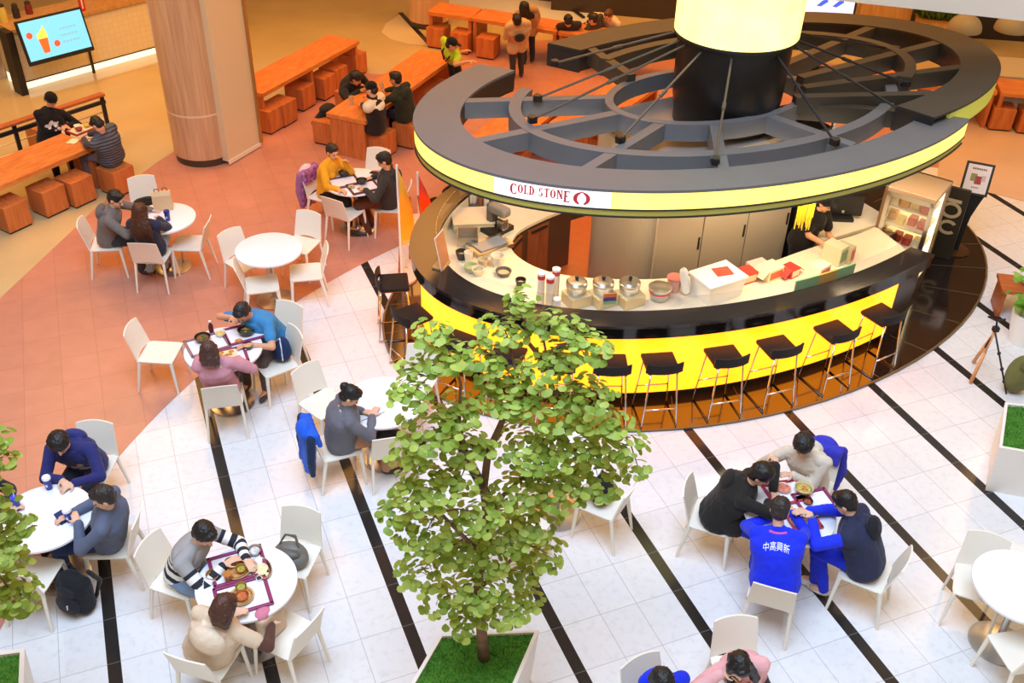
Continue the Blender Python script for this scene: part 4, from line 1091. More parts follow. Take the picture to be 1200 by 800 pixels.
# cartons
def carton(label,px,py,c,w,d,h,z=WT,rz=0.,flaps=True,group=None):
    p=top(px,py,z);t=thing('open_carton' if flaps else 'carton',label,'box',V((p.x,p.y,z)),KT+rz,group)
    bm=B();box(bm,(0,0,h/2),(w,d,h),bev=.004);obj('box',bm,plain(c[0],.5),t)
    bm=B();box(bm,(0,-d/2-.002,h/2),(w*.8,.004,h*.6));obj('front_label',bm,plain(c[1],.5),t)
    if flaps:
        for s in (-1,1):
            bm=B();T=Matrix.Translation(V((s*w/2,0,h)))@Matrix.Rotation(s*.7,4,'Y');box(bm,(s*.06,0,0),(.12,d*.95,.004),M=T);obj('flap',bm,plain(c[0],.5),t)
carton('open red carton on the worktop beside the storage box',872,328,('#cf3a2c','#f0c79a'),.22,.18,.13)
carton('open cream carton with flaps between two red cartons',901,324,('#f2e2b4','#d8654a'),.24,.2,.15,rz=.1)
carton('small open red carton right of the cream one',925,322,('#d8352c','#f4d9b8'),.14,.16,.12,rz=.15)
carton('pink topped carton behind the red carton',887,316,('#e8b7b0','#c9453a'),.24,.16,.1,flaps=False)
carton('cream carton with red band near the right end',959,324,('#efe4c8','#c4574a'),.2,.15,.17,flaps=False,rz=.2)
carton('tall pale striped carton at the right end of worktop',976,306,('#d9cfae','#7f9a72'),.16,.24,.24,flaps=False,rz=.25)
carton('tall striped carton with red print at the far right',988,305,('#c2b48e','#b9534a'),.1,.2,.22,flaps=False,rz=.3)
# green and orange printed front behind the glass
t=thing('printed_board','green and orange printed board standing behind the counter glass','board',K)
for d0_,d1_,c in ((-97,-92,'#8fb982'),(-92,-88,'#d9a850'),(-88,-83.5,'#9cc48a')):
    bm=B();ering(bm,KC,KT,3.66,2.11,3.64,2.09,.9,1.19,d0_-1,d1_-1,8);kobj('panel',bm,plain(c,.5),t)
# small upright card on the countertop
p=at(714,357,1.1);t=thing('counter_card','small purple orange and green card on the black countertop','card',V((p.x,p.y,1.1)),KT-.35)
for z,c in ((.02,'#8fc08a'),(.06,'#5a3a80'),(.11,'#d8703a')):
    bm=B();box(bm,(0,0,z+.01),(.14,.012,.045));obj('stripe',bm,plain(c,.5),t)
# left end equipment
def eq(name,label,cat,px,py,parts,rz=0.,z=WT):
    p=top(px,py,z);t=thing(name,label,cat,V((p.x,p.y,WT)),KT+rz)
    for pn,m,bxs in parts:
        bm=B()
        for bx in bxs: box(bm,bx[0],bx[1],bev=bx[2] if len(bx)>2 else .006)
        obj(pn,bm,m,t)
    return t
M_clear=mat('cloudy_plastic','#d9cdb4',.3)
eq('lidded_tray','pale clear lidded tray at the left end of the worktop','tray',554,262,[('tray',M_clear,[((0,0,.05),(.42,.5,.1),.02)]),('lid',mat('tray_lid','#e6ddc9',.2),[((0,0,.11),(.44,.52,.02),.01)])],rz=1.2)
eq('wire_basket','small wire basket on the left worktop','basket',548,283,[('frame',M_steel,[((0,-.12,.06),(.26,.01,.12)),((0,.12,.06),(.26,.01,.12)),((-.13,0,.06),(.01,.25,.12)),((.13,0,.06),(.01,.25,.12))]),('base',M_steel,[((0,0,.01),(.26,.25,.012))])],rz=1.1)
eq('freezer_hatch','blue grey hatch with steel frame in the left worktop','hatch',574,291,[('frame',M_steel,[((0,0,.03),(.5,.3,.06))]),('lid',mat('blue_grey_glass','#8f98a8',.15),[((0,0,.065),(.4,.2,.02))])],rz=.15)
eq('black_mixer','black and grey mixing machine on the left worktop','mixer',582,270,[('base',M_black,[((0,0,.03),(.34,.26,.06))]),('column',plain('#6b6661',.4),[((0,.08,.2),(.12,.1,.3),.02)]),('head',plain('#8f8a84',.35),[((0,-.04,.3),(.14,.28,.11),.03)]),('cup',M_steel,[((0,-.1,.13),(.11,.11,.13),.02)])],rz=.3)
eq('blender','grey blender with clear jug behind the left worktop','blender',577,244,[('base',plain('#3a3836',.4),[((0,0,.07),(.16,.18,.14),.02)]),('jug',M_frost,[((0,0,.26),(.14,.14,.24),.02)]),('lid',M_black,[((0,0,.39),(.13,.13,.03),.01)])],rz=.5)
eq('spice_rack','rack of small bottles at far left of worktop','rack',562,234,[('shelf',plain('#6a5f54',.4),[((0,0,.02),(.5,.2,.04))]),('back',plain('#5a4c42',.4),[((0,.09,.12),(.5,.02,.24))])],rz=.9)
rr=random.Random(8)
for i,(px,py) in enumerate(((556,232),(563,236),(570,238),(577,232),(584,240))):
    p=top(px,py,1.0);c=['#e7ddcb','#8a5a3a','#d9d1c0','#3a2c24','#efe7da'][i]
    lathed('syrup_bottle',['white syrup bottle at the far left of the kiosk','brown syrup bottle beside the white one','pale syrup bottle in the middle of the rack','dark syrup bottle near the canopy rim','cream syrup bottle right end of the rack'][i],'bottle',V((p.x,p.y,WT+.04 if i<9 else WT)),[(.035,0),(.035,.13),(.014,.17),(.014,.2)],plain(c,.35),16,'syrup bottles',extra=[('cap',[(.017,.2),(.017,.225),(.008,.23)],M_black)])
for i,(px,py,c,h,r,l) in enumerate(((541,303,'#3a3228',.1,.07,'dark round pot at the left inner edge'),(549,307,'#efe6d4',.14,.05,'cream pitcher next to the dark pot'),(552,318,'#9fb083',.08,.08,'pale green bowl at left inner edge'),(560,322,'#ddd0b4',.09,.07,'cream bowl by the pale green bowl'),(583,311,'#e4ddcf',.14,.08,'white crumpled liner tub near freezer hatch'),(590,322,'#5a5650',.06,.09,'dark steel pan near the worktop curve'),(566,312,'#cdbb98',.1,.06,'beige tub in the middle of left worktop'),(610,336,'#2a2422',.1,.06,'black dish behind the treetop leaves'))):
    lathed('bowl',l,'bowl',wt(px,py),[(r*.7,0),(r,h*.8),(r*1.04,h),(r*.9,h),(r*.6,h*.3)],plain(c,.35),24,'small pots and bowls on the left worktop',extra=[('contents',[(r*.8,h*.55),(r*.2,h*.62)],plain('#c9b58c',.7))])
# menu card standing on the countertop, and flags
p=at(522,312,1.1);t=thing('menu_card','tall brown menu card standing on the left countertop','sign',V((p.x,p.y,1.1)),KT+.72)
bm=B();T=Matrix.Rotation(-.18,4,'X');box(bm,(0,0,.2),(.22,.012,.4),M=T);obj('card',bm,mat('orange_brown_card','#c98455',.5),t)
bm=B();box(bm,(0,.0,.2),(.24,.006,.42),M=T);obj('frame',bm,plain('#efe6da',.5),t);bm=B();box(bm,(0,.05,.01),(.2,.14,.02));obj('foot',bm,M_tan,t)
def flag(label,px,py,h,c1,c2,pole,group=None):
    p=at(px,py,0);t=thing('banner_flag',label,'flag',V((p.x,p.y,0.02)),math.radians(10),group)
    bm=B();lathe(bm,[(.2,0),(.2,.03),(.03,.05)],n=24);obj('base',bm,plain('#d8d2c8',.4),t,smooth=True,auto=40)
    bm=B();tube(bm,[(0,0,.04),(0,0,h)],.014,8);obj('pole',bm,plain(pole,.4),t)
    bm=B();n=14;A=[];Bq=[]
    for i in range(n+1):
        f=i/n;z=.55+(h-.6)*f;w=.17*(1-f**2.2)+.02
        y=.03*math.sin(f*6);A.append([bm.verts.new((.012,y,z)),bm.verts.new((.012,y+.006,z))]);Bq.append([bm.verts.new((w,y+.05*math.sin(f*4+1),z)),bm.verts.new((w,y+.006+.05*math.sin(f*4+1),z))])
    for i in range(n):
        for s in (0,1): bm.faces.new((A[i][s],Bq[i][s],Bq[i+1][s],A[i+1][s]))
        bm.faces.new((Bq[i][0],Bq[i][1],Bq[i+1][1],Bq[i+1][0]))
    obj('cloth',bm,mat('flag_'+c1,c1,.6,vary=.15,vscale=4),t,smooth=True)
flag('red feather flag at the left end of the kiosk',493,312,1.35,'#e2412c','#fff',"#efece6")
flag('yellow feather flag at the left end of the kiosk',471,327,1.6,'#f2a832','#fff',"#f4f1ea")
# wooden easel by the flags
p=at(484,318,0);t=thing('wooden_easel','folding wooden easel with white notice beside the flags','easel',V((p.x,p.y,0)),math.radians(15))
for s in (-1,1):
    bm=B();tube(bm,[(s*.2,-.1,0.02),(s*.1,0,1.1)],.014,6);obj('leg',bm,M_rail,t)
bm=B();tube(bm,[(0,.25,0.02),(0,.02,1.08)],.014,6);obj('rear_leg',bm,M_rail,t)
bm=B();T=Matrix.Rotation(-.1,4,'X');box(bm,(0,-.06,.62),(.3,.012,.42),M=T);obj('notice',bm,plain('#f2eee8',.5),t)
# ------------------------------------------------------------ people
def ik(a,t,l1,l2,hint):
    a,t=V(a),V(t);d=t-a;L=d.length
    if L>(l1+l2)*.995: t=a+d*((l1+l2)*.995/L);d=t-a;L=d.length
    if L<abs(l1-l2)+.02: L=abs(l1-l2)+.02
    x=(l1*l1-l2*l2+L*L)/(2*L);h=math.sqrt(max(0,l1*l1-x*x));u=d.normalized()
    w=V(hint)-u*V(hint).dot(u)
    if w.length<1e-4: w=V((0,0,-1))-u*u.z*-1
    w.normalize();return a+u*x+w*h,t
def hand(bm,w,d,n,side,curl=.5,s=1.,hold=False):
    """palm, four unequal bent fingers and a thumb; w wrist, d direction, n palm-side normal, side=+1 thumb towards x"""
    d=V(d).normalized();n=(V(n)-d*V(n).dot(d)).normalized();x=d.cross(n).normalized()*side
    c=w+d*.045*s
    for k in (-1.5,-.5,.5,1.5):
        capsule(bm,w+x*.010*k*s,w+d*.085*s+x*.0185*k*s,.015*s,.0115*s,8)
    ellipsoid(bm,c,(.036*s,.05*s,.015*s),(x,d,n),10,7)
    for k,l in ((-1.5,.062),(-.5,.074),(.5,.08),(1.5,.07)):
        p=w+d*.085*s+x*.0195*k*s;dd=(d+x*.05*k).normalized();r=.0092*s
        for j,f in enumerate((.45,.32,.23)):
            cu=curl*(.55,.75,.6)[j];dd=(dd*math.cos(cu)+n*math.sin(cu)).normalized()
            q=p+dd*l*f*s;capsule(bm,p,q,r,r*.9,7);p=q;r*=.9
            nn=n
    t0=w+d*.025*s+x*.026*s;t1=t0+(x*.75+d*.6+n*.3).normalized()*.04*s;t2=t1+(d*.9+x*.15+n*(.35+.3*curl)).normalized()*.034*s
    capsule(bm,t0,t1,.013*s,.0105*s,8);capsule(bm,t1,t2,.0105*s,.009*s,8)
PEOPLE=[]
def person(label,seat,face,head,handR=None,handL=None,top='#333333',legs='#2d3140',shoes='#3a3632',hair='short',hairc=None,sleeve='long',coat=0.,hood=None,vest=None,yoke=None,hoodk=1.,
           pitch=25,yaw=0,stand=False,fem=False,sc=.95,curl=.55,feet=None,knee=.12,tuck=.0,bulk=0.,vox=.0085,stripes=False,elbow=None,hat=None,skin=None,palm=(0,0,-1),extra=None,footL=None,footR=None,seatz=.42,group=None,lean=None):
    """seat: floor point under the hips; face: heading in degrees; head: pixel of the head centre or a world point"""
    P0=V((seat[0],seat[1],0));a=math.radians(face)
    f=V((math.cos(a),math.sin(a),0));r=V((f.y,-f.x,0));UPZ=V((0,0,1))
    P=P0+UPZ*((.90*sc) if stand else seatz+.085)
    Ls=.66*sc*(.97 if fem else 1.)                                  # hip joint to head centre
    if head is None: Hc=P+UPZ*Ls
    elif len(head)==3: Hc=V(head)
    else:
        h=Ls
        for _ in range(25):
            q=at(head[0],head[1],P.z+h);d=V((q.x-P.x,q.y-P.y,0))
            m=.52*sc
            if d.length>m: d=d.normalized()*m
            h=math.sqrt(max(.12,Ls*Ls-d.length_squared))
        Hc=P+d+UPZ*h
    ax=(Hc-P).normalized()
    N=P+ax*(.475*sc)-f*.02
    tax=(N-P).normalized()
    rr_=(r-tax*r.dot(tax)).normalized();fw=tax.cross(rr_)*-1
    if fw.dot(f)<0: fw=-fw
    sw=(.165 if fem else .19)*sc
    S=N-tax*.045*sc
    sh={1:S+rr_*sw,-1:S-rr_*sw}
    ul,fl_=.285*sc,.25*sc
    # head frame
    pr,yr=math.radians(pitch),math.radians(yaw)
    hf=(f*math.cos(yr)-r*math.sin(yr));hr=V((hf.y,-hf.x,0))
    hfw=(hf*math.cos(pr)-UPZ*math.sin(pr)).normalized();hup=hr.cross(hfw).normalized()
    if hup.z<0: hup=-hup
    hs=sc*(.97 if fem else 1.)
    root=thing('person',label,'person',P0,a-PI/2,group)
    Ti=(Matrix.Translation(P0)@Matrix.Rotation(a-PI/2,4,'Z')).inverted()
    # arms
    arms={}
    for sd,tg in ((1,handR),(-1,handL)):
        if tg is None: tg=(P+f*.1+r*sd*.23-UPZ*.06) if stand else (P+f*.3+r*sd*.16+UPZ*.04)
        elif len(tg)==4: tg=at(tg[1],tg[2],tg[3])
        tg=V(tg)
        hint=(r*sd*.25-f*.9-UPZ*.3) if stand else (r*sd*.85-UPZ*.4-f*.35) if elbow is None else (r*sd*elbow[0]+f*elbow[1]+UPZ*elbow[2])
        el,wr=ik(sh[sd],tg,ul,fl_,hint);arms[sd]=(sh[sd],el,wr)
    # legs
    hipx=.085*sc;tl,sl=.42*sc,.41*sc
    lg={}
    for sd,ft in ((1,footR),(-1,footL)):
        hp=P+r*sd*hipx
        if stand:
            an=P0+r*sd*.1*sc+UPZ*.08+f*(.04*sd);kn,an=ik(hp,an,tl,sl,f)
        else:
            kn=hp+(f*1.+r*sd*knee).normalized()*tl;kn.z=max(P.z-.02,.46)
            an=kn-UPZ*(kn.z-.085)+f*(-tuck)
            if ft is not None: an=at(ft[0],ft[1],.08);kn,an=ik(hp,an,tl,sl,f+UPZ*1.2)
        lg[sd]=(hp,kn,an)
    def torso(bm,k):
        prof=((-.10,.115,.085),(-.05,.150,.112),(.02,.160,.120),(.09,.152,.115),(.16,.143,.108),(.24,.15,.112),(.32,.158 if fem else .172,.118),(.39,.152 if fem else .168,.108),(.44,.115,.088),(.48,.07,.062))
        loops=[]
        for z,rx,ry in prof:
            b=bulk*(1. if z<.4 else .6);a1,a2=(rx+b)*sc+k,(ry+b)*sc+k;c=P+tax*(z*sc)-fw*(.02*math.sin(max(0,z)/.48*PI))*sc
            loops.append([c+rr_*(a1*math.copysign(abs(math.cos(t))**.8,math.cos(t)))+fw*(a2*math.copysign(abs(math.sin(t))**.8,math.sin(t))) for t in [2*PI*q/20 for q in range(20)]])
        rings(bm,loops)
        capsule(bm,sh[1]-rr_*.03,sh[-1]+rr_*.03,.056*sc+k,.056*sc+k)
        capsule(bm,S-tax*.02+rr_*.06,S-tax*.02-rr_*.06,.08*sc+k,.08*sc+k)
        for s_ in (1,-1): capsule(bm,sh[s_],N-rr_*s_*-.03,.05*sc+k,.048*sc+k*.6)
        if fem:
            for s in (1,-1): ellipsoid(bm,P+tax*.30*sc+fw*.085*sc+rr_*s*.065,(.062+k*.5,.05+k*.5,.06+k*.5),(rr_,fw,tax),10,7)
        capsule(bm,S,N+ax*.03,.07*sc+k,.052*sc+k*.6)
    def arm(bm,sd,k,upto=2.,e0=.050,e1=.041,e2=.028):
        s,e,w=arms[sd]
        if upto>=1: 
            capsule(bm,s,e,e0*sc+k,e1*sc+k)
            if upto>1: capsule(bm,e,e+(w-e)*min(1.,upto-1),e1*sc+k,(e1+(e2-e1)*min(1.,upto-1))*sc+k)
        else: capsule(bm,s,s+(e-s)*upto,e0*sc+k*1.3,(e1+.004)*sc+k*1.3)
    def leg(bm,sd,k):
        h,kn,an=lg[sd];capsule(bm,h,kn,.078*sc+k,.056*sc+k);capsule(bm,kn,an,.054*sc+k,.036*sc+k)
    # body
    bm=B();torso(bm,-.004)
    for sd in (1,-1):
        arm(bm,sd,0);leg(bm,sd,-.004)
        s,e,w=arms[sd];d=(w-e).normalized()
        pn=V(palm);hd=(d*.85+f*.35+UPZ*(-.1)).normalized()
        if sleeve!='glove': hand(bm,w,hd,(pn if abs(pn.dot(hd))<.9 else f),-sd if pn.z<0 else sd,curl,sc*.95)
        hh,kn,an=lg[sd];capsule(bm,an,an+(f*.1-UPZ*.03),.034,.028)
    capsule(bm,N-tax*.02,Hc-hup*.06*hs-hfw*.01,.052*sc*(.9 if fem else 1),.048*sc*(.9 if fem else 1))
    ellipsoid(bm,Hc+hup*.025*hs-hfw*.01,(.074*hs,.094*hs,.088*hs),(hr,hfw,hup),18,12)       # cranium
    ellipsoid(bm,Hc-hup*.04*hs+hfw*.022*hs,(.058*hs,.066*hs,.072*hs),(hr,hfw,hup),16,10)    # face
    ellipsoid(bm,Hc-hup*.092*hs+hfw*.055*hs,(.03*hs,.026*hs,.022*hs),(hr,hfw,hup),10,7)     # chin
    capsule(bm,Hc+hup*.0*hs+hfw*.082*hs,Hc-hup*.036*hs+hfw*.1*hs,.009*hs,.0145*hs,8)        # nose
    capsule(bm,Hc+hup*.018*hs+hfw*.078*hs-hr*.035*hs,Hc+hup*.018*hs+hfw*.078*hs+hr*.035*hs,.011*hs,.011*hs,8)  # brow
    for s in (1,-1): ellipsoid(bm,Hc-hup*.012*hs+hr*s*.074*hs-hfw*.012*hs,(.012*hs,.02*hs,.032*hs),(hr,hfw,hup),8,7)
    skm=M_skin if skin is None else mat('skin'+skin,skin,.55,spec=.3)
    mobj('body',remesh(bm,vox,2),skm,root,Ti)
    # eyes and mouth
    for s in (1,-1):
        bm=B();ellipsoid(bm,Hc-hup*.008*hs+hfw*.0815*hs+hr*s*.030*hs,(.0125*hs,.006*hs,.006*hs),(hr,hfw,hup),10,7)
        bmesh.ops.transform(bm,matrix=Ti,verts=bm.verts);obj('eye',bm,M_eye,root,smooth=True)
    bm=B();ellipsoid(bm,Hc-hup*.066*hs+hfw*.0835*hs,(.023*hs,.006*hs,.0065*hs),(hr,hfw,hup),10,7)
    bmesh.ops.transform(bm,matrix=Ti,verts=bm.verts);obj('mouth',bm,M_lip,root,smooth=True)
    # trousers
    bm=B()
    for z in (0.,.0): ellipsoid(bm,P+tax*z*sc,((.155+bulk*.6)*sc,(.115+bulk*.6)*sc,.1*sc),(rr_,fw,tax),16,10)
    for sd in (1,-1): leg(bm,sd,.014)
    mobj('trousers',crumple(remesh(bm,vox*1.15,3)),cloth(legs),root,Ti)
    # top
    if sleeve!='none':
        bm=B();torso(bm,.016)
        for sd in (1,-1): arm(bm,sd,.014,{'long':1.93,'short':.62,'three':1.5}[sleeve])
        if coat:
            for sd in (1,-1):
                h,kn,an=lg[sd];capsule(bm,h-r*sd*.01,h+(kn-h)*coat,.10*sc+bulk*.5,.095*sc+bulk*.5)
            ellipsoid(bm,P-tax*.03,(.18+bulk,.145+bulk,.13),(rr_,fw,tax),16,10)
        me=remesh(bm,vox*1.1,3)
        if stripes:
            at_=me.attributes.new('band','FLOAT','POINT')
            segs=[(P,P+tax*.5,0.)]+[(arms[s][0],arms[s][1],.6) for s in (1,-1)]+[(arms[s][1],arms[s][2],.6+ul) for s in (1,-1)]
            vals=[]
            for v in me.vertices:
                best=None
                for i,(p,q,o) in enumerate(segs):
                    d=q-p;t=max(0,min(1,(v.co-p).dot(d)/d.length_squared));dist=(v.co-(p+d*t)).length-(.13 if i==0 else .05)
                    if best is None or dist<best[0]: best=(dist,o+t*d.length)
                vals.append(best[1])
            at_.data.foreach_set('value',vals)
        crumple(me)
        mobj('sweater' if stripes else ('coat' if coat else 'top'),me,stripes if stripes else cloth(top),root,Ti)
    if vest:
        bm=B();torso(bm,.036)
        mobj('vest',crumple(remesh(bm,vox*1.2,3)),vest if not isinstance(vest,str) else cloth(vest),root,Ti)
    if yoke:
        bm=B();capsule(bm,sh[1]-rr_*.0,sh[-1]+rr_*.0,.056*sc+.034,.056*sc+.034);ellipsoid(bm,S-tax*.06-fw*.015,((.165+bulk)*sc+.02,(.112+bulk)*sc+.024,.105*sc),(rr_,fw,tax),16,10)
        mobj('yoke',crumple(remesh(bm,.011,3)),cloth(yoke),root,Ti)
    if hood:
        bm=B();hk=.03 if vest else 0.
        for i in range(9):
            t=math.radians(-70+320*i/8)
        ring=[]
        for i in range(13):
            t=2*PI*i/13;ring.append(N+ax*.0+rr_*.098*sc*math.cos(t)+fw*(.085*math.sin(t)-.025)*sc+tax*(-.015+.02*math.sin(t)))
        for i in range(13): capsule(bm,ring[i],ring[(i+1)%13],.032,.032,8)
        ellipsoid(bm,N-fw*(.125+bulk+hk)*sc-tax*.065,(.12*sc*hoodk,.065*sc*hoodk,.11*sc*hoodk),(rr_,fw,tax),14,9)
        mobj('hood',crumple(remesh(bm,.011,3)),cloth(hood),root,Ti)
    # shoes
    for sd in (1,-1):
        h,kn,an=lg[sd];fd=(f+r*sd*.18).normalized();b0=V((an.x,an.y,.035))
        if stand is False and an.z>.2: b0=an-UPZ*.05
        bm=B();xx=V((fd.y,-fd.x,0))
        ellipsoid(bm,b0+fd*.06+UPZ*.005,(.042*sc,.125*sc,.036),(xx,fd,UPZ),14,9);ellipsoid(bm,b0+UPZ*.03,(.04*sc,.055*sc,.05),(xx,fd,UPZ),12,8)
        for v in bm.verts:
            if v.co.z<.003 and b0.z<.06: v.co.z=.003
        mobj('shoe',remesh(bm,.012,2),plain(shoes,.5),root,Ti)
    # hair
    hm=M_hair if hairc is None else (hairc if not isinstance(hairc,str) else mat('hair'+hairc,hairc,.45,bump=.6,bscale=90,stretch=(1,1,.2)))
    if True:
        bm=B()
        if hat is None: ellipsoid(bm,Hc+hup*.036*hs-hfw*.024*hs,(.086*hs,.1*hs,.092*hs),(hr,hfw,hup),20,13)
        ellipsoid(bm,Hc-hup*.02*hs-hfw*.05*hs,(.076*hs,.06*hs,.07*hs),(hr,hfw,hup),16,10)
        if hat is None: ellipsoid(bm,Hc+hup*.082*hs+hfw*.036*hs,(.064*hs,.05*hs,.036*hs),(hr,hfw,hup),14,9)  # fringe
        if hair in('long','bob'):
            ln=.36 if hair=='long' else .13
            for s in (-1,-.5,0,.5,1):
                b0=Hc+hr*s*.07*hs-hfw*(.055-.035*abs(s))*hs+hup*.0
                b1=b0-hup*.07-hfw*.01
                capsule(bm,b0,b1,.036,.036)
                if hair=='long':
                    e=N-fw*(.135-.02*abs(s))*sc+rr_*s*.10-tax*(.0);e2=e-tax*(ln-.10)
                    capsule(bm,b1,e,.036,.036);capsule(bm,e,e2-rr_*s*.02,.036,.02)
                else:
                    e=Hc-hup*.135*hs+hr*s*.075*hs-hfw*(.04-.045*abs(s))*hs;capsule(bm,b1,e,.034,.024)
            for s in (-1,1): capsule(bm,Hc+hup*.05+hr*s*.07*hs+hfw*.02,Hc-hup*.08+hr*s*.078*hs+hfw*.012,.022,.02)
        elif hair=='frontlong':
            for s in (-1,1):
                b0=Hc+hup*.02+hr*s*.075*hs;e=N+fw*.08+rr_*s*.085-tax*.03;capsule(bm,b0,e,.034,.032);capsule(bm,e,e-tax*.2+fw*.04,.034,.016)
            for s in (-.6,0,.6): capsule(bm,Hc-hfw*.06+hr*s*.06,N-fw*.06+rr_*s*.07,.04,.04)
        elif hair=='bun':
            ellipsoid(bm,Hc+hup*.06*hs-hfw*.125*hs,(.042,.038,.042),(hr,hfw,hup),14,9)
        elif hair=='thick':
            ellipsoid(bm,Hc+hup*.05*hs-hfw*.01*hs,(.1*hs,.108*hs,.088*hs),(hr,hfw,hup),18,12)
        mobj('hair',crumple(remesh(bm,.0085,2),.008,.008,14.,38.),hm,root,Ti)
    if hat:
        bm=B()
        ellipsoid(bm,Hc+hup*.045*hs-hfw*.012*hs,(.09*hs,.105*hs,.082*hs),(hr,hfw,hup),20,13)
        if hat[1]: 
            for q in (-1,-.5,0,.5,1): capsule(bm,Hc+hup*.05*hs+hfw*.07*hs+hr*q*.05,Hc+hup*.035*hs+hfw*(.165-.02*q*q)*hs+hr*q*.05,.012,.009,8)
        mobj('cap' if hat[1] else 'beanie',remesh(bm,.0095,2),cloth(hat[0]),root,Ti)
    info=dict(root=root,P=P,N=N,S=S,tax=tax,rr=rr_,fw=fw,arms=arms,Hc=Hc,hup=hup,hfw=hfw,hr=hr,Ti=Ti,f=f,r=r,sc=sc)
    PEOPLE.append(info)
    return info
def strap(info,pts,rad,m,name='strap'):
    bm=B();tube(bm,pts,rad,8);bmesh.ops.transform(bm,matrix=info['Ti'],verts=bm.verts);return obj(name,bm,m,info['root'],smooth=True)
def sitter(label,ck,head,**k):
    """someone on chair ck, facing the way it faces"""
    loc,a=CH[ck]
    off=k.pop('off',.02);fa=k.pop('face',math.degrees(a))
    p=loc+V((math.cos(math.radians(fa)),math.sin(math.radians(fa)),0))*off
    return person(label,(p.x,p.y),fa,head,**k)
TZ=.745
def px(x,y,z=TZ+.03): return ('p',x,y,z)
# table 2
sitter('person in grey hoodie sitting at the paper bag table','2a',(136,233),handR=px(165,262,.76),handL=px(178,246,.76),top='#77706a',legs='#3a3a40',hood='#6d6660',pitch=25,yaw=-25,bulk=.012,hair='short',tuck=.05)
sitter('person with very long brown hair in navy top, back to camera','2b',(164,248),handR=px(186,256,.77),handL=px(170,250,.76),top='#2b2f45',legs='#9db9d6',hair='long',hairc=M_brownhair,fem=True,pitch=15,yaw=0,shoes='#8a4a3c',footR=(193,312),footL=(176,316))
# table 3
sitter('person in mustard sweater with chin on hand','3a',(390,178),handR=px(397,222,.77),handL=px(404,190,.98),top='#eda51f',legs='#241f1f',hair='short',hairc='#2a211b',pitch=10,yaw=-25,fem=True,skin='#e8a878',elbow=(.5,.2,-.9))
sitter('person in black puffer jacket with raised hood collar','3c',(450,188),handR=px(436,208,.77),handL=px(428,222,.77),top='#3b3530',legs='#5a3320',hood='#332d28',pitch=30,bulk=.02,skin='#e3a47a',tuck=.12)
# table 4
sitter('person in blue polo leaning over a bowl at the tray table','4c',(284,366),handR=px(272,372,.86),handL=px(292,404,.77),top='#3f86b8',legs='#5d4d48',sleeve='short',pitch=45,bulk=.025,hair='short',hairc='#231d1a',skin='#dba07a',off=.06)
i4=sitter('person in pink shirt with crossbody strap, back to camera','4b',(245,412),handR=px(278,420,.77),handL=px(246,408,.77),top='#c98f98',legs='#4d3f40',hairc='#4a2f28',hair='bob',fem=True,pitch=30,bulk=.012,shoes='#2a2523')
strap(i4,[i4['S']+i4['rr']*.08+i4['tax']*.05-i4['fw']*.06,i4['S']+i4['rr']*.02-i4['tax']*.12-i4['fw']*.135,i4['P']+i4['tax']*.14-i4['rr']*.10-i4['fw']*.13],.007,plain('#d9c6a8',.5))
# table 5
sitter('person in dark grey top writing at the table, hair in bun','5b',(411,464),handR=px(436,487,.76),handL=px(425,482,.77),top='#6b6a70',legs='#b98a6c',hair='bun',fem=True,pitch=40,yaw=-20,bulk=.03,off=.03)
# table 6
i6=sitter('person in navy hoodie with pale graphic print on chest','6a',(70,519),handR=px(72,562,.77),handL=px(86,566,.76),top='#2d2f66',legs='#2a2a38',hair='thick',hood='#34376f',pitch=35,yaw=10,bulk=.015)
sitter('person in grey jacket holding a phone over three cup table','6b',(121,583),handR=px(82,603,.78),handL=px(92,612,.79),top='#5c6478',legs='#27375f',hair='short',hairc='#2a2420',pitch=25,yaw=15,bulk=.02,shoes='#5a3a28',footR=(62,668),off=.0)
sitter('person at left frame edge, only hand and dark cuff showing','6d',(-45,560),handR=px(8,598,.77),handL=px(10,590,.78),top='#2b2a30',legs='#2b2a30')
# table 7
def stripe_mat():
    m=bpy.data.materials.new('striped_knit');m.use_nodes=True;nt=m.node_tree;b=nt.nodes['Principled BSDF'];N=nt.nodes.new;L=nt.links.new
    a=N('ShaderNodeAttribute');a.attribute_name='band'
    def mth(op,x,y):
        n=N('ShaderNodeMath');n.operation=op;L(x,n.inputs[0]);n.inputs[1].default_value=y;return n.outputs[0]
    fr_=mth('FRACT',mth('DIVIDE',a.outputs['Fac'],.105),0);st=mth('GREATER_THAN',fr_,.5)
    mx=N('ShaderNodeMix');mx.data_type='RGBA';L(st,mx.inputs[0]);mx.inputs[6].default_value=lin('#efece4');mx.inputs[7].default_value=lin('#23252f')
    # shoulders and upper chest stay plain grey: bands .34-.62 on torso and first bit of sleeve
    g1=mth('GREATER_THAN',a.outputs['Fac'],.33);g2=mth('LESS_THAN',a.outputs['Fac'],.70)
    gm=N('ShaderNodeMath');gm.operation='MULTIPLY';L(g1,gm.inputs[0]);L(g2,gm.inputs[1])
    m2=N('ShaderNodeMix');m2.data_type='RGBA';L(gm.outputs[0],m2.inputs[0]);L(mx.outputs[2],m2.inputs[6]);m2.inputs[7].default_value=lin('#a09c98')
    L(m2.outputs[2],b.inputs['Base Color']);b.inputs['Roughness'].default_value=.85;return m
sitter('person in grey, black and white striped sweater eating','7a',(240,626),handR=px(262,662,.80),handL=px(288,655,.80),stripes=stripe_mat(),legs='#7f97b5',hair='short',pitch=40,yaw=-15,sc=.98,vox=.0075)
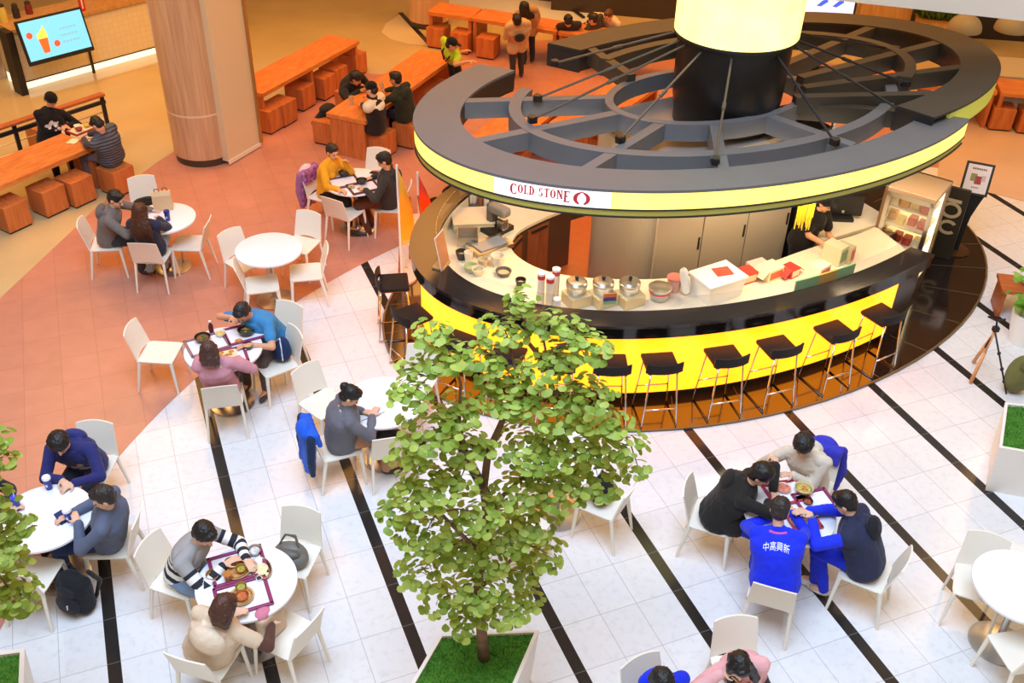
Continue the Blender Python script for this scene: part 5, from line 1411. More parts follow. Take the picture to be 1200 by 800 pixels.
sitter('person in beige furry coat with bobbed brown hair','7b',(263,712),handR=px(318,732,.62),handL=px(270,722,.78),top='#d9c0a0',sleeve='short',coat=.45,legs='#8a7768',hair='bob',hairc=M_brownhair,fem=True,pitch=35,yaw=-20,bulk=.03,hood='#e3cdb0',hoodk=1.3,skin='#e8bd9e',vox=.0075)
# dark brown sleeves under the coat are a shirt of the same person
pz=PEOPLE[-1]
bm=B()
for sd in (1,-1):
    s,e,w=pz['arms'][sd];capsule(bm,s+(e-s)*.45,e,.056,.05);capsule(bm,e,e+(w-e)*.95,.05,.036)
mobj('sleeves',remesh(bm,.009,3),cloth('#5b3c30'),pz['root'],pz['Ti'])
# table 8: four students
sitter('person in black hooded parka leaning on folded arms','8a',(892,556),handR=px(900,588,.78),handL=px(906,575,.79),top='#26231f',legs='#2338c8',coat=.4,elbow=(.9,.0,.35),hair='thick',pitch=30,yaw=0,bulk=.045,hood='#2a2622',shoes='#e6e2dc',off=.05,vox=.0075)
sitter('person in off-white hoodie, facing camera at shared table','8b',(941,521),handR=px(905,536,.86),handL=px(928,556,.79),top='#d9cbb4',legs='#3b35b0',hair='thick',pitch=35,yaw=15,bulk=.012,hood='#dccfb9',vox=.0075,elbow=(.5,-.2,-.8))
i8=sitter('person in bright blue jacket lettered across the back','8c',(914,597),handR=px(928,600,.78),handL=px(905,605,.78),top='#1f33e0',legs='#2030c0',hair='short',hairc='#2b2420',pitch=35,bulk=.05,shoes='#e8e4de',vox=.0075)
j8=sitter('person in navy vest over blue sleeves looking at phone','8d',(990,589),handR=px(947,599,.86),handL=px(952,608,.86),top='#2236dd',vest='#2c3048',legs='#2030c8',hair='short',pitch=35,bulk=.015,hood='#201f26',shoes='#e6e0d8',footR=(965,690),footL=(955,680),vox=.0075)
# pink collar of the lettered jacket
pz=i8;bm=B();ring=[]
for i in range(14):
    t=2*PI*i/14;ring.append(pz['N']-pz['tax']*.0+pz['rr']*.078*math.cos(t)+pz['fw']*(.072*math.sin(t)-.005)+pz['tax']*.012)
for i in range(14): capsule(bm,ring[i],ring[(i+1)%14],.014,.014,8)
mobj('collar',remesh(bm,.008,2),cloth('#d65a9a'),pz['root'],pz['Ti'])
def on_back(info,topname,body,width,up,slant=0.):
    """thin white lettering laid onto the back of a jacket"""
    top=[c for c in bpy.data.objects if c.parent==info['root'] and c.name.split('.')[0]==topname][0]
    me=text_mesh(body,1.,extr=.0)
    xs=[v.co.x for v in me.vertices];ys=[v.co.y for v in me.vertices];w=max(xs)-min(xs);k=width/w;x0=(max(xs)+min(xs))/2;y0=(max(ys)+min(ys))/2
    bv=BVHTree.FromPolygons([v.co.copy() for v in top.data.vertices],[p.vertices[:] for p in top.data.polygons])
    R3=info['Ti'].to_3x3();fw=R3@info['fw'];rr=R3@info['rr'];tx=R3@info['tax'];c0=info['Ti']@(info['P']+info['tax']*up)
    bmt=bmesh.new();bmt.from_mesh(me);bmesh.ops.subdivide_edges(bmt,edges=bmt.edges[:],cuts=1)
    bmesh.ops.solidify(bmt,geom=bmt.faces[:],thickness=.01)
    for v in bmt.verts:
        x=(v.co.x-x0)*k;y=(v.co.y-y0)*k*1.25;o=c0+rr*x+tx*(y+slant*(1-(x/(width/2))**2))-fw*.6
        h=bv.ray_cast(o,fw,1.)
        v.co=(h[0]-fw*(.0025 if v.co.z>=-.001 else .0005)) if h[0] else o+fw*.45
    o=obj('lettering',bmt,plain('#f2f2f8',.6),info['root']);return o
try: on_back(i8,'top','中高興新',.21,.36,.02)
except Exception as e: print('lettering failed',e)
# bottom edge
i10=sitter('person in pink sweater eating with chopsticks at bottom edge','10a',(866,780),handR=px(846,788,.92),handL=px(866,800,.8),top='#e2a7a4',legs='#3a3036',hair='frontlong',fem=True,pitch=38,yaw=0,elbow=(.45,-.3,-.8),off=.08)
sitter('person in hooded blue jacket cut off by bottom edge','10b',(776,800),handR=px(800,850,.76),handL=px(770,850,.76),top='#1c2fc6',legs='#25283c',hair='short',hood='#1d33d8',pitch=30,off=.05)
# long tables
def quilt(c):
    m=mat('quilted_'+c,c,.5,spec=.3);nt=m.node_tree;b=nt.nodes['Principled BSDF'];N=nt.nodes.new;L=nt.links.new
    tc=N('ShaderNodeTexCoord');w_=N('ShaderNodeTexWave');w_.bands_direction='Z';w_.inputs['Scale'].default_value=7;w_.inputs['Distortion'].default_value=1.5;L(tc.outputs['Object'],w_.inputs['Vector'])
    bp=N('ShaderNodeBump');bp.inputs['Strength'].default_value=.9;bp.inputs['Distance'].default_value=.03;L(w_.outputs['Fac'],bp.inputs['Height']);L(bp.outputs[0],b.inputs['Normal']);return m
def print_on(info,topname,shapes,up,col,front=True):
    """flat print laid onto the chest (or back) of a top: shapes are small polygons in metres"""
    top=[c for c in bpy.data.objects if c.parent==info['root'] and c.name.split('.')[0]==topname][0]
    bv=BVHTree.FromPolygons([v.co.copy() for v in top.data.vertices],[p.vertices[:] for p in top.data.polygons])
    R3=info['Ti'].to_3x3();fw=R3@info['fw']*(-1 if front else 1);rr=R3@info['rr'];tx=R3@info['tax'];c0=info['Ti']@(info['P']+info['tax']*up)
    bm=B()
    for P_ in shapes: bm.faces.new([bm.verts.new((x,y,0)) for x,y in P_])
    bmesh.ops.triangulate(bm,faces=bm.faces[:]);bmesh.ops.subdivide_edges(bm,edges=bm.edges[:],cuts=2,use_grid_fill=True)
    for v in bm.verts:
        h=bv.ray_cast(c0+rr*v.co.x+tx*v.co.y-fw*.6,fw,1.)
        v.co=(h[0]-fw*.003) if h[0] else c0
    return obj('print',bm,plain(col,.7),info['root'])
def blobs(seed,n,w,h):
    r_=random.Random(seed);o=[]
    for k in range(n):
        cx,cy,s_=r_.uniform(-w,w),r_.uniform(-h,h),r_.uniform(.015,.04)
        o.append([(cx+s_*(.7+.5*r_.random())*math.cos(a),cy+s_*(.7+.5*r_.random())*math.sin(a)) for a in [2*PI*i/9 for i in range(9)]])
    return o
try: print_on(i6,'top',blobs(3,11,.08,.09),.26,'#b9a998')
except Exception as e: print('print failed',e)
def bench(label,px_,py_,face,head,**k):
    p=at(px_,py_,.42);return person(label,(p.x,p.y),face,head,seatz=.43,vox=.01,**k)
f1=math.degrees(rz1)
hb=bench('person in black printed hoodie sitting behind the left long table',60,172,-48,(60,117),handR=('p',72,149,.74),handL=('p',78,147,.74),top='#1d1b1b',legs='#22222a',hat=('#15130f',False),hood='#1f1d1d',pitch=35,yaw=10,skin='#e0a07a',bulk=.01)
try: print_on(hb,'top',blobs(5,9,.09,.08),.27,'#d6cfc8')
except Exception as e: print('print failed',e)
bench('person in grey quilted vest bent over the left long table',132,190,158,(114,146),handR=('p',102,158,.74),handL=('p',98,163,.74),top='#45454c',vest=quilt('#5a606c'),legs='#6b6470',hair='short',pitch=55,bulk=.015)
f3=math.degrees(rz3)
bench('bearded person in black sitting on the far side of table',409,112,f3-90,(417,92),handR=('p',421,106,.72),handL=('p',430,100,.74),top='#2b2a22',legs='#26241f',hair='thick',pitch=25,yaw=20,skin='#c98a62',bulk=.015)
bench('person in black beanie and cream topped black jacket',441,155,f3+90,(435,104),handR=('p',428,112,.74),handL=('p',424,122,.74),top='#26231f',legs='#221f22',hat=('#161412',False),vest=None,yoke='#e3d6bb',pitch=15,yaw=0,bulk=.015)
bench('person in dark green jacket with pale sleeve at long table',476,140,f3+80,(463,92),handR=('p',452,106,.74),handL=('p',446,112,.74),top='#2f3322',legs='#23222a',hair='short',pitch=10,yaw=15,hood='#2a2e20',skin='#c98a62',bulk=.015)
def stander(label,feet,face,head,**k):
    p=at(*feet,0);return person(label,(p.x,p.y),face,head,stand=True,vox=.01,**k)
g=stander('person in lime shirt with black back straps standing',(531,122),28,(529,45),handR=('p',549,72,1.05),handL=('p',543,60,1.05),top='#b7d62a',legs='#231f1e',sleeve='short',hat=('#1b1a18',True),pitch=20,yaw=-30,skin='#d89a70')
for s in (-1,1): strap(g,[g['S']+g['rr']*.07*s+g['tax']*.06,g['S']+g['rr']*.08*s-g['fw']*.135-g['tax']*.05,g['P']+g['tax']*.12+g['rr']*.02*s-g['fw']*.16],.016,M_black)
strap(g,[g['S']+g['rr']*.1-g['tax']*.16-g['fw']*.13,g['S']-g['rr']*.1-g['tax']*.16-g['fw']*.13],.012,M_black)
g=stander('person in beige jacket with dark backpack standing at top',(606,92),110,(604,14),top='#cda878',legs='#3a332e',hair='short',hairc='#1c1714',pitch=5,coat=.75,bulk=.04)
bm=B();c=g['P']+g['tax']*.3-g['fw']*.19;ellipsoid(bm,c,(.1,.06,.15),(g['rr'],g['fw'],g['tax']),14,9);mobj('backpack',remesh(bm,.012,2),cloth('#2e2a29'),g['root'],g['Ti'])
stander('person with dark hair beyond the beige jacketed one',(619,74),110,(610,4),top='#b98f62',legs='#332d2a',hair='long',fem=True,pitch=5,coat=.7,bulk=.02)
for lab_,sx,sy,hx,hy,tc,hc,fc in (('person with cropped black hair seated beyond the canopy',668,44,665,26,'#3a3230',None,100),('person in dark olive jacket seated beyond the canopy',695,42,694,20,'#4a4434','#231b17',150),('person in cream top with brown hair seated beyond canopy',714,38,711,14,'#e6cfa4','#5a3420',230)):
    bench(lab_,sx,sy,fc,(hx,hy),top=tc,legs='#2d2a2a',hairc=hc,pitch=25,skin='#d89a70')
# kiosk worker
p=kp(1.22,-.66,0);q=at(950,290,.9)
person('kiosk worker in black shirt and cap behind the counter',(q.x-.05,q.y+.25),-70,(966,238),stand=True,handR=('p',966,286,1.0),handL=('p',980,285,.98),top='#1d1917',legs='#191615',sleeve='short',hat=('#1a1715',True),pitch=20,yaw=35,skin='#dba07a',fem=True,vox=.0095,bulk=.01)
# ------------------------------------------------------------ things on and around the tables
T0=.7375
def on(px_,py_,z=T0): p=at(px_,py_,z);return V((p.x,p.y,z))
M_plum=mat('plum_plastic','#8b2f5c',.4)
def tray(label,px_,py_,rz,w=.40,d=.30,c=None,paper=True,rim=None):
    p=on(px_,py_);t=thing('tray',label,'tray',p,rz)
    m=M_plum if c is None else plain(c,.4)
    bm=B();box(bm,(0,0,.004),(w,d,.008),bev=.003);obj('tray_base',bm,m,t)
    bm=B()
    for x in (-1,1): box(bm,(x*(w/2-.012),0,.012),(.026,d,.022),bev=.004)
    for y in (-1,1): box(bm,(0,y*(d/2-.012),.012),(w,.026,.022),bev=.004)
    obj('rim',bm,m,t)
    if paper:
        bm=B();box(bm,(0,0,.0095),(w-.06,d-.06,.002));obj('paper_mat',bm,plain('#efe9ea',.7),t)
    return t
def bowl(label,px_,py_,r,h,m,food=None,z=T0,group=None,name='bowl',food2=None):
    p=on(px_,py_,z);t=thing(name,label,'bowl' if name=='bowl' else name,p,0,group)
    bm=B();lathe(bm,[(r*.55,0),(r*.62,.004),(r*.92,h*.6),(r,h),(r*.95,h),(r*.85,h*.6),(r*.5,.012),(.001,.011)],n=28,cap1=False);obj('shell',bm,m,t,smooth=True,auto=50)
    if food:
        bm=B();rr=random.Random(int(px_*7+py_))
        lathe(bm,[(r*.86,h*.62),(r*.6,h*.78),(r*.2,h*.84)],n=20)
        for k in range(7):
            a=rr.random()*6.28;q=r*.5*math.sqrt(rr.random());ellipsoid(bm,(q*math.cos(a),q*math.sin(a),h*.8),(r*.2,r*.16,r*.12),None,8,6)
        obj('food',bm,mat('food'+food,food,.6,vary=.35,vscale=40,bump=.5,bscale=80),t,smooth=True)
        if food2:
            bm=B()
            for k in range(5):
                a=rr.random()*6.28;q=r*.5*rr.random();ellipsoid(bm,(q*math.cos(a),q*math.sin(a),h*.92),(r*.18,r*.12,r*.1),None,8,6)
            obj('topping',bm,plain(food2,.6),t,smooth=True)
    return t
def plate(label,px_,py_,r,c,food=None,z=T0,food2=None):
    return bowl(label,px_,py_,r,.022,plain(c,.35) if isinstance(c,str) else c,food,z,name='plate',food2=food2)
M_brass=mat('pale_brass','#c99a5b',.3,metal=.7)
M_blackbowl=mat('black_bowl','#25201e',.3)
# table 2
p=on(192,244);t=thing('paper_bag','kraft paper bag with brown handles on white table','bag',p,.25)
bm=B();lp=[[V((x*.12,y*.06,0)) for x,y in ((-1,-1),(1,-1),(1,1),(-1,1))],[V((x*.115,y*.055,.2)) for x,y in ((-1,-1),(1,-1),(1,1),(-1,1))],[V((x*.115,y*.02,.245)) for x,y in ((-1,-1),(1,-1),(1,1),(-1,1))]]
rings(bm,lp);obj('body',bm,mat('kraft_paper','#dcb98c',.7,bump=.3,bscale=10),t)
for s in (-1,1):
    bm=B();tube(bm,[(s*.05-.03,s*.01,.24),(s*.05-.025,s*.01,.28),(s*.05+.025,s*.01,.28),(s*.05+.03,s*.01,.24)],.007,6);obj('handle',bm,plain('#8a4f2e',.6),t)
def cup(label,px_,py_,lidc='#22307c',z=T0,straw=False,r=.036,h=.12,c='#2b3f96'):
    p=on(px_,py_,z);t=thing('paper_cup',label,'cup',p,0,'blue paper cups')
    bm=B();lathe(bm,[(r*.75,0),(r,h)],n=24);obj('body',bm,plain(c,.45),t,smooth=True,auto=40)
    bm=B();lathe(bm,[(r*1.06,h-.004),(r*1.06,h+.008),(r*.9,h+.02)],n=24);obj('lid',bm,plain(lidc,.35),t,smooth=True,auto=40)
    bm=B();n=8
    A=[[V(((r*.87)*math.cos(a)*1.02,(r*.87)*math.sin(a)*1.02,z_)) for a in [-1.9+.6*i/n for i in range(n+1)]] for z_ in (h*.35,h*.65)]
    rings(bm,A,False,False,closed=False);obj('pale_mark',bm,plain('#dfe3f4',.5),t)
    if straw:
        bm=B();tube(bm,[(0,0,h),(.006,.01,h+.09)],.004,6);obj('straw',bm,plain('#dfe6f6',.4),t)
cup('blue paper cup standing alone beside the paper bag',197,258)
# table 3
tray('dark rimmed tray in front of the man in black puffer',426,220,.5,c='#5a3128')
tray('dark rimmed tray in front of woman in mustard',403,214,.45,c='#6a3b38')
bowl('black noodle bowl on the tray nearer the puffer jacket',424,215,.075,.06,M_blackbowl,'#3a2a1c',z=T0+.012)
bowl('black noodle bowl with spoon on the woman in mustard\'s tray',403,206,.07,.06,M_blackbowl,'#57432c',z=T0+.012)
plate('small cream dish between the two noodle bowls',412,220,.045,'#efe3c6','#b08a4a',z=T0+.012)
p=on(440,203);t=thing('phone','dark phone lying on the two bowl table','phone',p,1.2)
bm=B();box(bm,(0,0,.005),(.075,.15,.009),bev=.003);obj('body',bm,M_black,t);bm=B();box(bm,(0,0,.0098),(.066,.138,.001));obj('screen',bm,plain('#2a2d33',.1),t)
# table 4
tray('plum rimmed tray with fried food before the woman in pink',268,419,.42,w=.38,d=.28)
bm=None
p=on(266,418,T0+.012);t=thing('food_box','paper box of fried snacks on the plum tray','food box',p,.42)
bm=B();lp=[[V((x*w,y*w*.65,z)) for x,y in ((-1,-1),(1,-1),(1,1),(-1,1))] for z,w in ((0,.08),(.035,.1))];rings(bm,lp);obj('box',bm,plain('#f0d9a0',.6),t)
bm=B();rr=random.Random(4)
for k in range(9): ellipsoid(bm,(rr.uniform(-.07,.07),rr.uniform(-.04,.04),.04),(.022,.016,.014),None,8,6)
obj('fried_pieces',bm,mat('fried','#c98a3a',.7,vary=.3,vscale=60),t,smooth=True)
tray('mauve tray under the noodle bowl, left of tray table',243,404,.55,w=.42,d=.32,c='#8d6a72')
bowl('dark bowl of mixed noodles on the left mauve tray',238,399,.085,.055,M_blackbowl,'#8a5a26',z=T0+.012,food2='#4a6a2a')
bowl('white bowl of yellow rice on the left mauve tray',259,393,.055,.045,plain('#efe6cf',.4),'#e9c55a',z=T0+.012)
tray('plum tray under the big bowl of man in blue',287,391,.5,w=.42,d=.32)
bowl('big black bowl of dark greens before man in blue',289,391,.09,.06,M_blackbowl,'#36452a',z=T0+.012,food2='#b9812e')
bowl('black bowl of yellow rice at the right of tray table',291,408,.055,.05,M_blackbowl,'#f0c86a',)
plate('small orange dish beside the bowl of man in blue',280,401,.04,'#e9a650','#e59a3a')
p=on(248,389);t=thing('drink_bottle','small dark red bottle with white cap on tray table','bottle',p)
bm=B();lathe(bm,[(.025,0),(.027,.08),(.012,.115),(.012,.13)],n=18);obj('body',bm,plain('#5a1c22',.3),t,smooth=True,auto=40);bm=B();lathe(bm,[(.014,.128),(.014,.145)],n=14);obj('cap',bm,plain('#efe8e2',.4),t)
# table 5
p=on(428,482);t=thing('notebook','open white notebook under the hands of the writing woman','notebook',p,.6)
bm=B();box(bm,(-.075,0,.005),(.148,.21,.008));box(bm,(.075,0,.005),(.148,.21,.008));obj('pages',bm,plain('#f5f4f0',.6),t);bm=B();box(bm,(0,0,.001),(.31,.22,.002));obj('cover',bm,plain('#8a8fa0',.5),t)
# table 6
cup('blue cup with white lid at the top of the three cup table',58,572,lidc='#f1f0f0')
cup('blue cup with blue domed lid at left of three cup table',21,596,lidc='#2a45c8',straw=True)
cup('blue cup with white lid in the hand of the man in grey jacket',82,610,lidc='#f1f0f0')
p=on(76,612);t=thing('phone','navy phone standing against a cup on the three cup table','phone',p+V((0,0,.0)),.9)
bm=B();T=Matrix.Rotation(-.9,4,'X');box(bm,(0,0,.05),(.075,.009,.12),M=T,bev=.003);obj('body',bm,plain('#1e2a5e',.3),t)
bm=B();box(bm,(0,-.005,.05),(.066,.001,.108),M=T);obj('screen',bm,plain('#27356b',.1),t)
# table 7
tray('plum rimmed tray with round plate before the beige coat',285,700,.42,w=.42,d=.32)
tray('plum rimmed tray in front of the striped sweater',279,664,.42,w=.44,d=.33)
plate('round tan plate of food before the striped sweater',278,668,.115,'#cfa56c','#c88a4c',z=T0+.012)
bowl('brass bowl of brown curry on the tan plate',271,661,.05,.04,M_brass,'#7a4526',z=T0+.03)
bowl('brass bowl of green curry on the tan plate',283,669,.045,.04,M_brass,'#b7a53a',z=T0+.03)
plate('round tan plate before the beige coat',283,700,.10,'#cfa56c','#d9a36a',z=T0+.012)
bowl('brass bowl of orange curry before the beige coat',284,701,.055,.045,M_brass,'#d8703a',z=T0+.03)
bowl('brass bowl of green sauce at top of beige coat\'s tray',283,690,.045,.04,M_brass,'#b6b04a',z=T0+.02)
bowl('brass bowl of yellow dal at the left of the tray',250,677,.055,.05,M_brass,'#e0a92c')
bowl('steel bowl with pale contents behind the plum tray',299,648,.058,.05,M_steel,'#d9d5cf')
p=on(306,668);t=thing('metal_dish','oval steel dish of flat bread on the right','dish',p,.5)
bm=B();lp=[[V((.085*s*math.cos(a),.125*s*math.sin(a),z)) for a in [2*PI*i/28 for i in range(28)]] for s,z in ((.8,0),(1,.03),(.95,.03),(.75,.006))];rings(bm,lp);obj('dish',bm,M_steel,t,smooth=True,auto=50)
bm=B();ellipsoid(bm,(0,-.03,.014),(.06,.07,.012));ellipsoid(bm,(.01,.0,.02),(.05,.06,.01));obj('flat_bread',bm,mat('bread','#ead9a6',.7,vary=.15,vscale=30),t,smooth=True)
lathed('steel_cup','small steel cup between the two plum trays','cup',on(268,681),[(.026,0),(.034,.09),(.03,.09)],M_brass,20,extra=[('drink',[(.029,.07),(.01,.072)],plain('#5a3a22',.3))])
p=on(304,680);t=thing('dark_fruit_cup','small dark sauce cup beside the steel dish','cup',p);bm=B();lathe(bm,[(.018,0),(.025,.03),(.02,.03)],n=16);obj('cup',bm,plain('#e9e6e4',.4),t,smooth=True,auto=40);bm=B();ellipsoid(bm,(0,0,.03),(.02,.02,.012));obj('sauce',bm,plain('#2a1c1c',.3),t,smooth=True)
# table 8
tray('red rimmed tray of pinkish food in the middle of students',921,578,.3,w=.36,d=.28,c='#b03a4a')
plate('square pink snack plate on the red rimmed tray',918,573,.07,'#efc9b4','#e0866a',z=T0+.012)
tray('plum tray at the right of the students\' bowl',955,589,.3,w=.34,d=.28)
bowl('big pale bowl of noodles and greens among students',941,576,.085,.06,plain('#d8c9a0',.4),'#c9b45a',z=T0+.012,food2='#d8602e')
bowl('black sauce bowl near the phone of the navy vest student',946,590,.045,.04,M_blackbowl,'#b0502c')
tray('red tray edge with fried food before the lettered jacket',942,612,.3,w=.26,d=.22,c='#b5394a')
plate('tan plate of fried food before the lettered jacket',934,612,.065,'#e0b98c','#c9793a',z=T0+.012)
z=.87;p=at(949,603,z);t=thing('phone','grey phone held up by the student in navy vest','phone',p-V((0,0,.02)),.5)
bm=B();T=Matrix.Rotation(-.7,4,'X');box(bm,(0,0,.0),(.075,.15,.009),M=T,bev=.003);obj('body',bm,plain('#7c7e86',.3),t);bm=B();box(bm,(0,0,.005),(.066,.138,.001),M=T);obj('screen',bm,plain('#43464f',.1),t)
# bottom girl
p=at(862,798,.76);bowl('tan bowl in front of the girl in pink at bottom edge',866,806,.08,.06,plain('#c89a62',.4),'#d8b07a')
p=at(850,790,.93);q=at(868,803,.82);t=thing('chopsticks','pale wooden chopsticks held by the girl in pink','chopsticks',p)
for s in (0,.008):
    bm=B();tube(bm,[V((s,-.0,.03)),(q-p)*1.1+V((s*.3,0,-.0))],.003,6);obj('chopstick',bm,plain('#e2cf9f',.5),t)
t_=put_table('T10',.93,4.43,'round white table just below the bottom edge of picture') if False else None
# long tables
p=at(96,152,WZ);p.z=WZ;t=thing('food_tray','red tray of food on the left long table','tray',p,rz1)
bm=B();box(bm,(0,0,.01),(.4,.28,.02),bev=.006);obj('tray',bm,plain('#8d2f2a',.4),t)
bm=B();box(bm,(0,0,.022),(.34,.22,.004));obj('paper',bm,plain('#efe0b4',.6),t)
for k,(x,y,c,l) in enumerate(((-.08,.03,'#d8b24a','yellow food bowl at left of the red tray'),(.08,.05,'#8a3a2c','dark red bowl at right of the red tray'),(.02,-.06,'#efe6c6','cream dish at the front of the red tray'))):
    v=p+V((x*math.cos(rz1)-y*math.sin(rz1),x*math.sin(rz1)+y*math.cos(rz1),.025));tt=thing('bowl',l,'bowl',v);bm=B();lathe(bm,[(.03,0),(.055,.04),(.045,.04),(.02,.02)],n=18);obj('shell',bm,plain(c,.5),tt,smooth=True);bm=B();ellipsoid(bm,(0,0,.035),(.04,.04,.012));obj('food',bm,mat('food'+c,c,.6,vary=.3,vscale=40),tt,smooth=True)
p=at(86,166,WZ);p.z=WZ;t=thing('napkins','cream napkins beside the red tray','napkins',p,rz1+.3);bm=B();box(bm,(0,0,.006),(.16,.13,.012),bev=.003);obj('stack',bm,plain('#f2e6b0',.7),t);bm=B();box(bm,(.02,.01,.0135),(.13,.12,.002),.3);obj('top_sheet',bm,plain('#f7efc8',.7),t)
for i,(x,y,l) in enumerate(((412,122,'clear tumbler on the end of the three person table'),(448,106,'clear tumbler before the dark green jacket'))):
    p=at(x,y,WZ);p.z=WZ;lathed('tumbler',l,'cup',p,[(.03,0),(.038,.13),(.034,.13),(.027,.01)],mat('tumbler_plastic','#d9b48a',.2),18,extra=[('drink',[(.034,.1),(.01,.101)],plain('#c98a4a',.3))])
# ------------------------------------------------------------ bags and coats
def chair_local(ck,pts): 
    loc,a=CH[ck];T=Matrix.Translation(loc)@Matrix.Rotation(a-PI/2,4,'Z');return T
def soft(name,label,cat,T,parts,group=None):
    """soft thing made of rounded lumps; parts: (name, material, [('c',a,b,ra,rb)|('e',c,r)], voxel)"""
    loc=T.translation;t=thing(name,label,cat,loc,T.to_euler().z,group)
    for pn,m,sh,vx in parts:
        bm=B()
        for s in sh:
            if s[0]=='c': capsule(bm,s[1],s[2],s[3],s[4])
            elif s[0]=='e': ellipsoid(bm,s[1],s[2])
            elif s[0]=='b': box(bm,s[1],s[2],bev=s[3])
        mobj(pn,crumple(remesh(bm,vx,3)),m,t)
    return t
def seat_T(ck,z=.42,dx=0,dy=0): 
    loc,a=CH[ck];R_=Matrix.Rotation(a-PI/2,4,'Z');return Matrix.Translation(loc+R_@V((dx,dy,0))+V((0,0,z)))@R_
M_bagblack=cloth('#201f1f')
soft('handbag','black bag lying on the chair behind paper bag table','bag',seat_T('2d'),[('body',M_bagblack,[('e',(0,0,.07),(.18,.12,.075)),('e',(.05,.02,.08),(.12,.1,.07))],.012),('strap',M_black,[('c',(-.12,.02,.12),(0,.06,.17),.01,.01),('c',(0,.06,.17),(.12,.02,.12),.01,.01)],.007)])
soft('backpack','navy backpack with white piping on the empty chair by man in blue','backpack',seat_T('4d',dy=-.12),[('body',cloth('#23345a'),[('e',(0,0,.14),(.115,.075,.15)),('e',(0,.05,.1),(.09,.055,.085))],.01),('piping',plain('#dfe3e8',.6),[('c',(-.085,.06,.06),(-.078,.055,.21),.008,.008),('c',(-.078,.055,.21),(0,.03,.285),.008,.008),('c',(0,.03,.285),(.078,.055,.21),.008,.008),('c',(.078,.055,.21),(.085,.06,.06),.008,.008)],.005),('pocket',cloth('#1a2744'),[('e',(0,.095,.09),(.065,.03,.06))],.008)])
soft('handbag','dark bag on the chair below the writing table','bag',seat_T('5c'),[('body',cloth('#2d2b2b'),[('e',(0,.02,.07),(.17,.12,.08)),('e',(-.06,0,.1),(.08,.09,.06))],.012),('scarf',cloth('#8f8d8a'),[('c',(-.1,.08,.12),(.08,.05,.14),.03,.025)],.01)])
soft('handbag','slouchy grey leather handbag on chair right of table','bag',seat_T('7c',dy=.02),[('body',mat('grey_leather','#6f6b60',.5,bump=.4,bscale=20),[('e',(0,.0,.09),(.15,.1,.11)),('e',(.05,.03,.08),(.11,.09,.09)),('e',(-.06,.03,.07),(.11,.1,.08))],.011),('flap',mat('grey_leather_dark','#5b574e',.5),[('e',(0,.06,.15),(.12,.06,.04))],.009),('handle',mat('grey_leather_dark','#5b574e',.5),[('c',(-.08,0,.18),(-.04,-.05,.25),.011,.011),('c',(-.04,-.05,.25),(.05,-.05,.25),.011,.011),('c',(.05,-.05,.25),(.09,0,.18),.011,.011)],.007)])
soft('handbag','pink and beige tote bag on the chair at bottom of picture','bag',seat_T('7d',dx=-.06,dy=.08),[('body',mat('beige_leather','#c9ac8c',.5),[('b',(0,0,.15),(.27,.1,.3),.03)],.012),('pink_scarf',cloth('#cf7d90'),[('e',(-.05,.02,.3),(.08,.06,.04)),('e',(.03,.05,.25),(.06,.04,.08))],.01),('strap',mat('brown_leather','#3a2a22',.5),[('c',(.08,.03,.3),(.1,.1,.1),.016,.016)],.009)])
soft('handbag','black bag on the chair right of the tree','bag',seat_T('11a'),[('body',M_bagblack,[('e',(0,0,.11),(.15,.1,.13)),('e',(.02,.05,.16),(.08,.06,.12))],.012),('strap',M_black,[('c',(-.08,0,.22),(-.1,.1,.1),.015,.012)],.008)])
p=at(95,712,0)
T=Matrix.Translation(V((p.x,p.y,0)))@Matrix.Rotation(-.35,4,'Z')
soft('backpack','black backpack standing on the floor below man in grey jacket','backpack',T,[('body',cloth('#1f1f22'),[('b',(0,0,.2),(.3,.18,.38),.06),('e',(0,0,.36),(.13,.09,.08))],.012),('front_pocket',cloth('#26262a'),[('e',(0,-.11,.16),(.12,.05,.12)),('e',(0,-.09,.3),(.1,.04,.06))],.01),('strap',M_black,[('c',(-.1,.1,.4),(-.13,.16,.25),.022,.022),('c',(-.13,.16,.25),(-.1,.1,.08),.022,.018)],.01),('strap',M_black,[('c',(.1,.1,.4),(.13,.16,.25),.022,.022),('c',(.13,.16,.25),(.1,.1,.08),.022,.018)],.01),('zip_pull',plain('#c9c9cc',.4),[('c',(.05,-.16,.22),(.05,-.165,.18),.006,.006)],.004)])
DS=Matrix.Diagonal((.87,.87,.93,1))
def draped(label,ck,c1,c2,side=0,long=.45,name='jacket',hc=None,pm=None):
    """coat hung over a chair back: folds on both faces, sleeves hanging"""
    T=seat_T(ck,z=0.)
    r=random.Random(hash(ck)%99 if False else sum(map(ord,ck)))
    sh=[('c',(-.18,-.31,.80),(.18,-.31,.80),.035,.035)]
    for i in range(6):
        x=-.18+.36*i/5;sh.append(('c',(x,-.33,.79),(x+r.uniform(-.03,.03),-.36-r.uniform(0,.03),.80-long-r.uniform(0,.1)),.045,.05))
        sh.append(('c',(x,-.27,.79),(x,-.24,.66),.035,.03))
    sl=[('c',(-.2,-.34,.78),(-.25,-.37,.5),.05,.045),('c',(-.25,-.37,.5),(-.22,-.38,.25),.045,.035),('c',(.2,-.34,.78),(.24,-.37,.52),.05,.045),('c',(.24,-.37,.52),(.2,-.36,.3),.045,.035)]
    hd=[('e',(0,-.36,.76),(.14,.08,.10))]
    q=lambda L:[('c',DS@V(e[1]),DS@V(e[2]),e[3]*.9,e[4]*.9) if e[0]=='c' else ('e',DS@V(e[1]),e[2]) for e in L]
    sh,sl,hd=q(sh),q(sl),q(hd)
    return soft(name,label,'jacket',T,[('body',pm or cloth(c1),sh,.012),('sleeves',cloth(c2),sl,.012),('hood',cloth(hc or c1),hd,.012)])
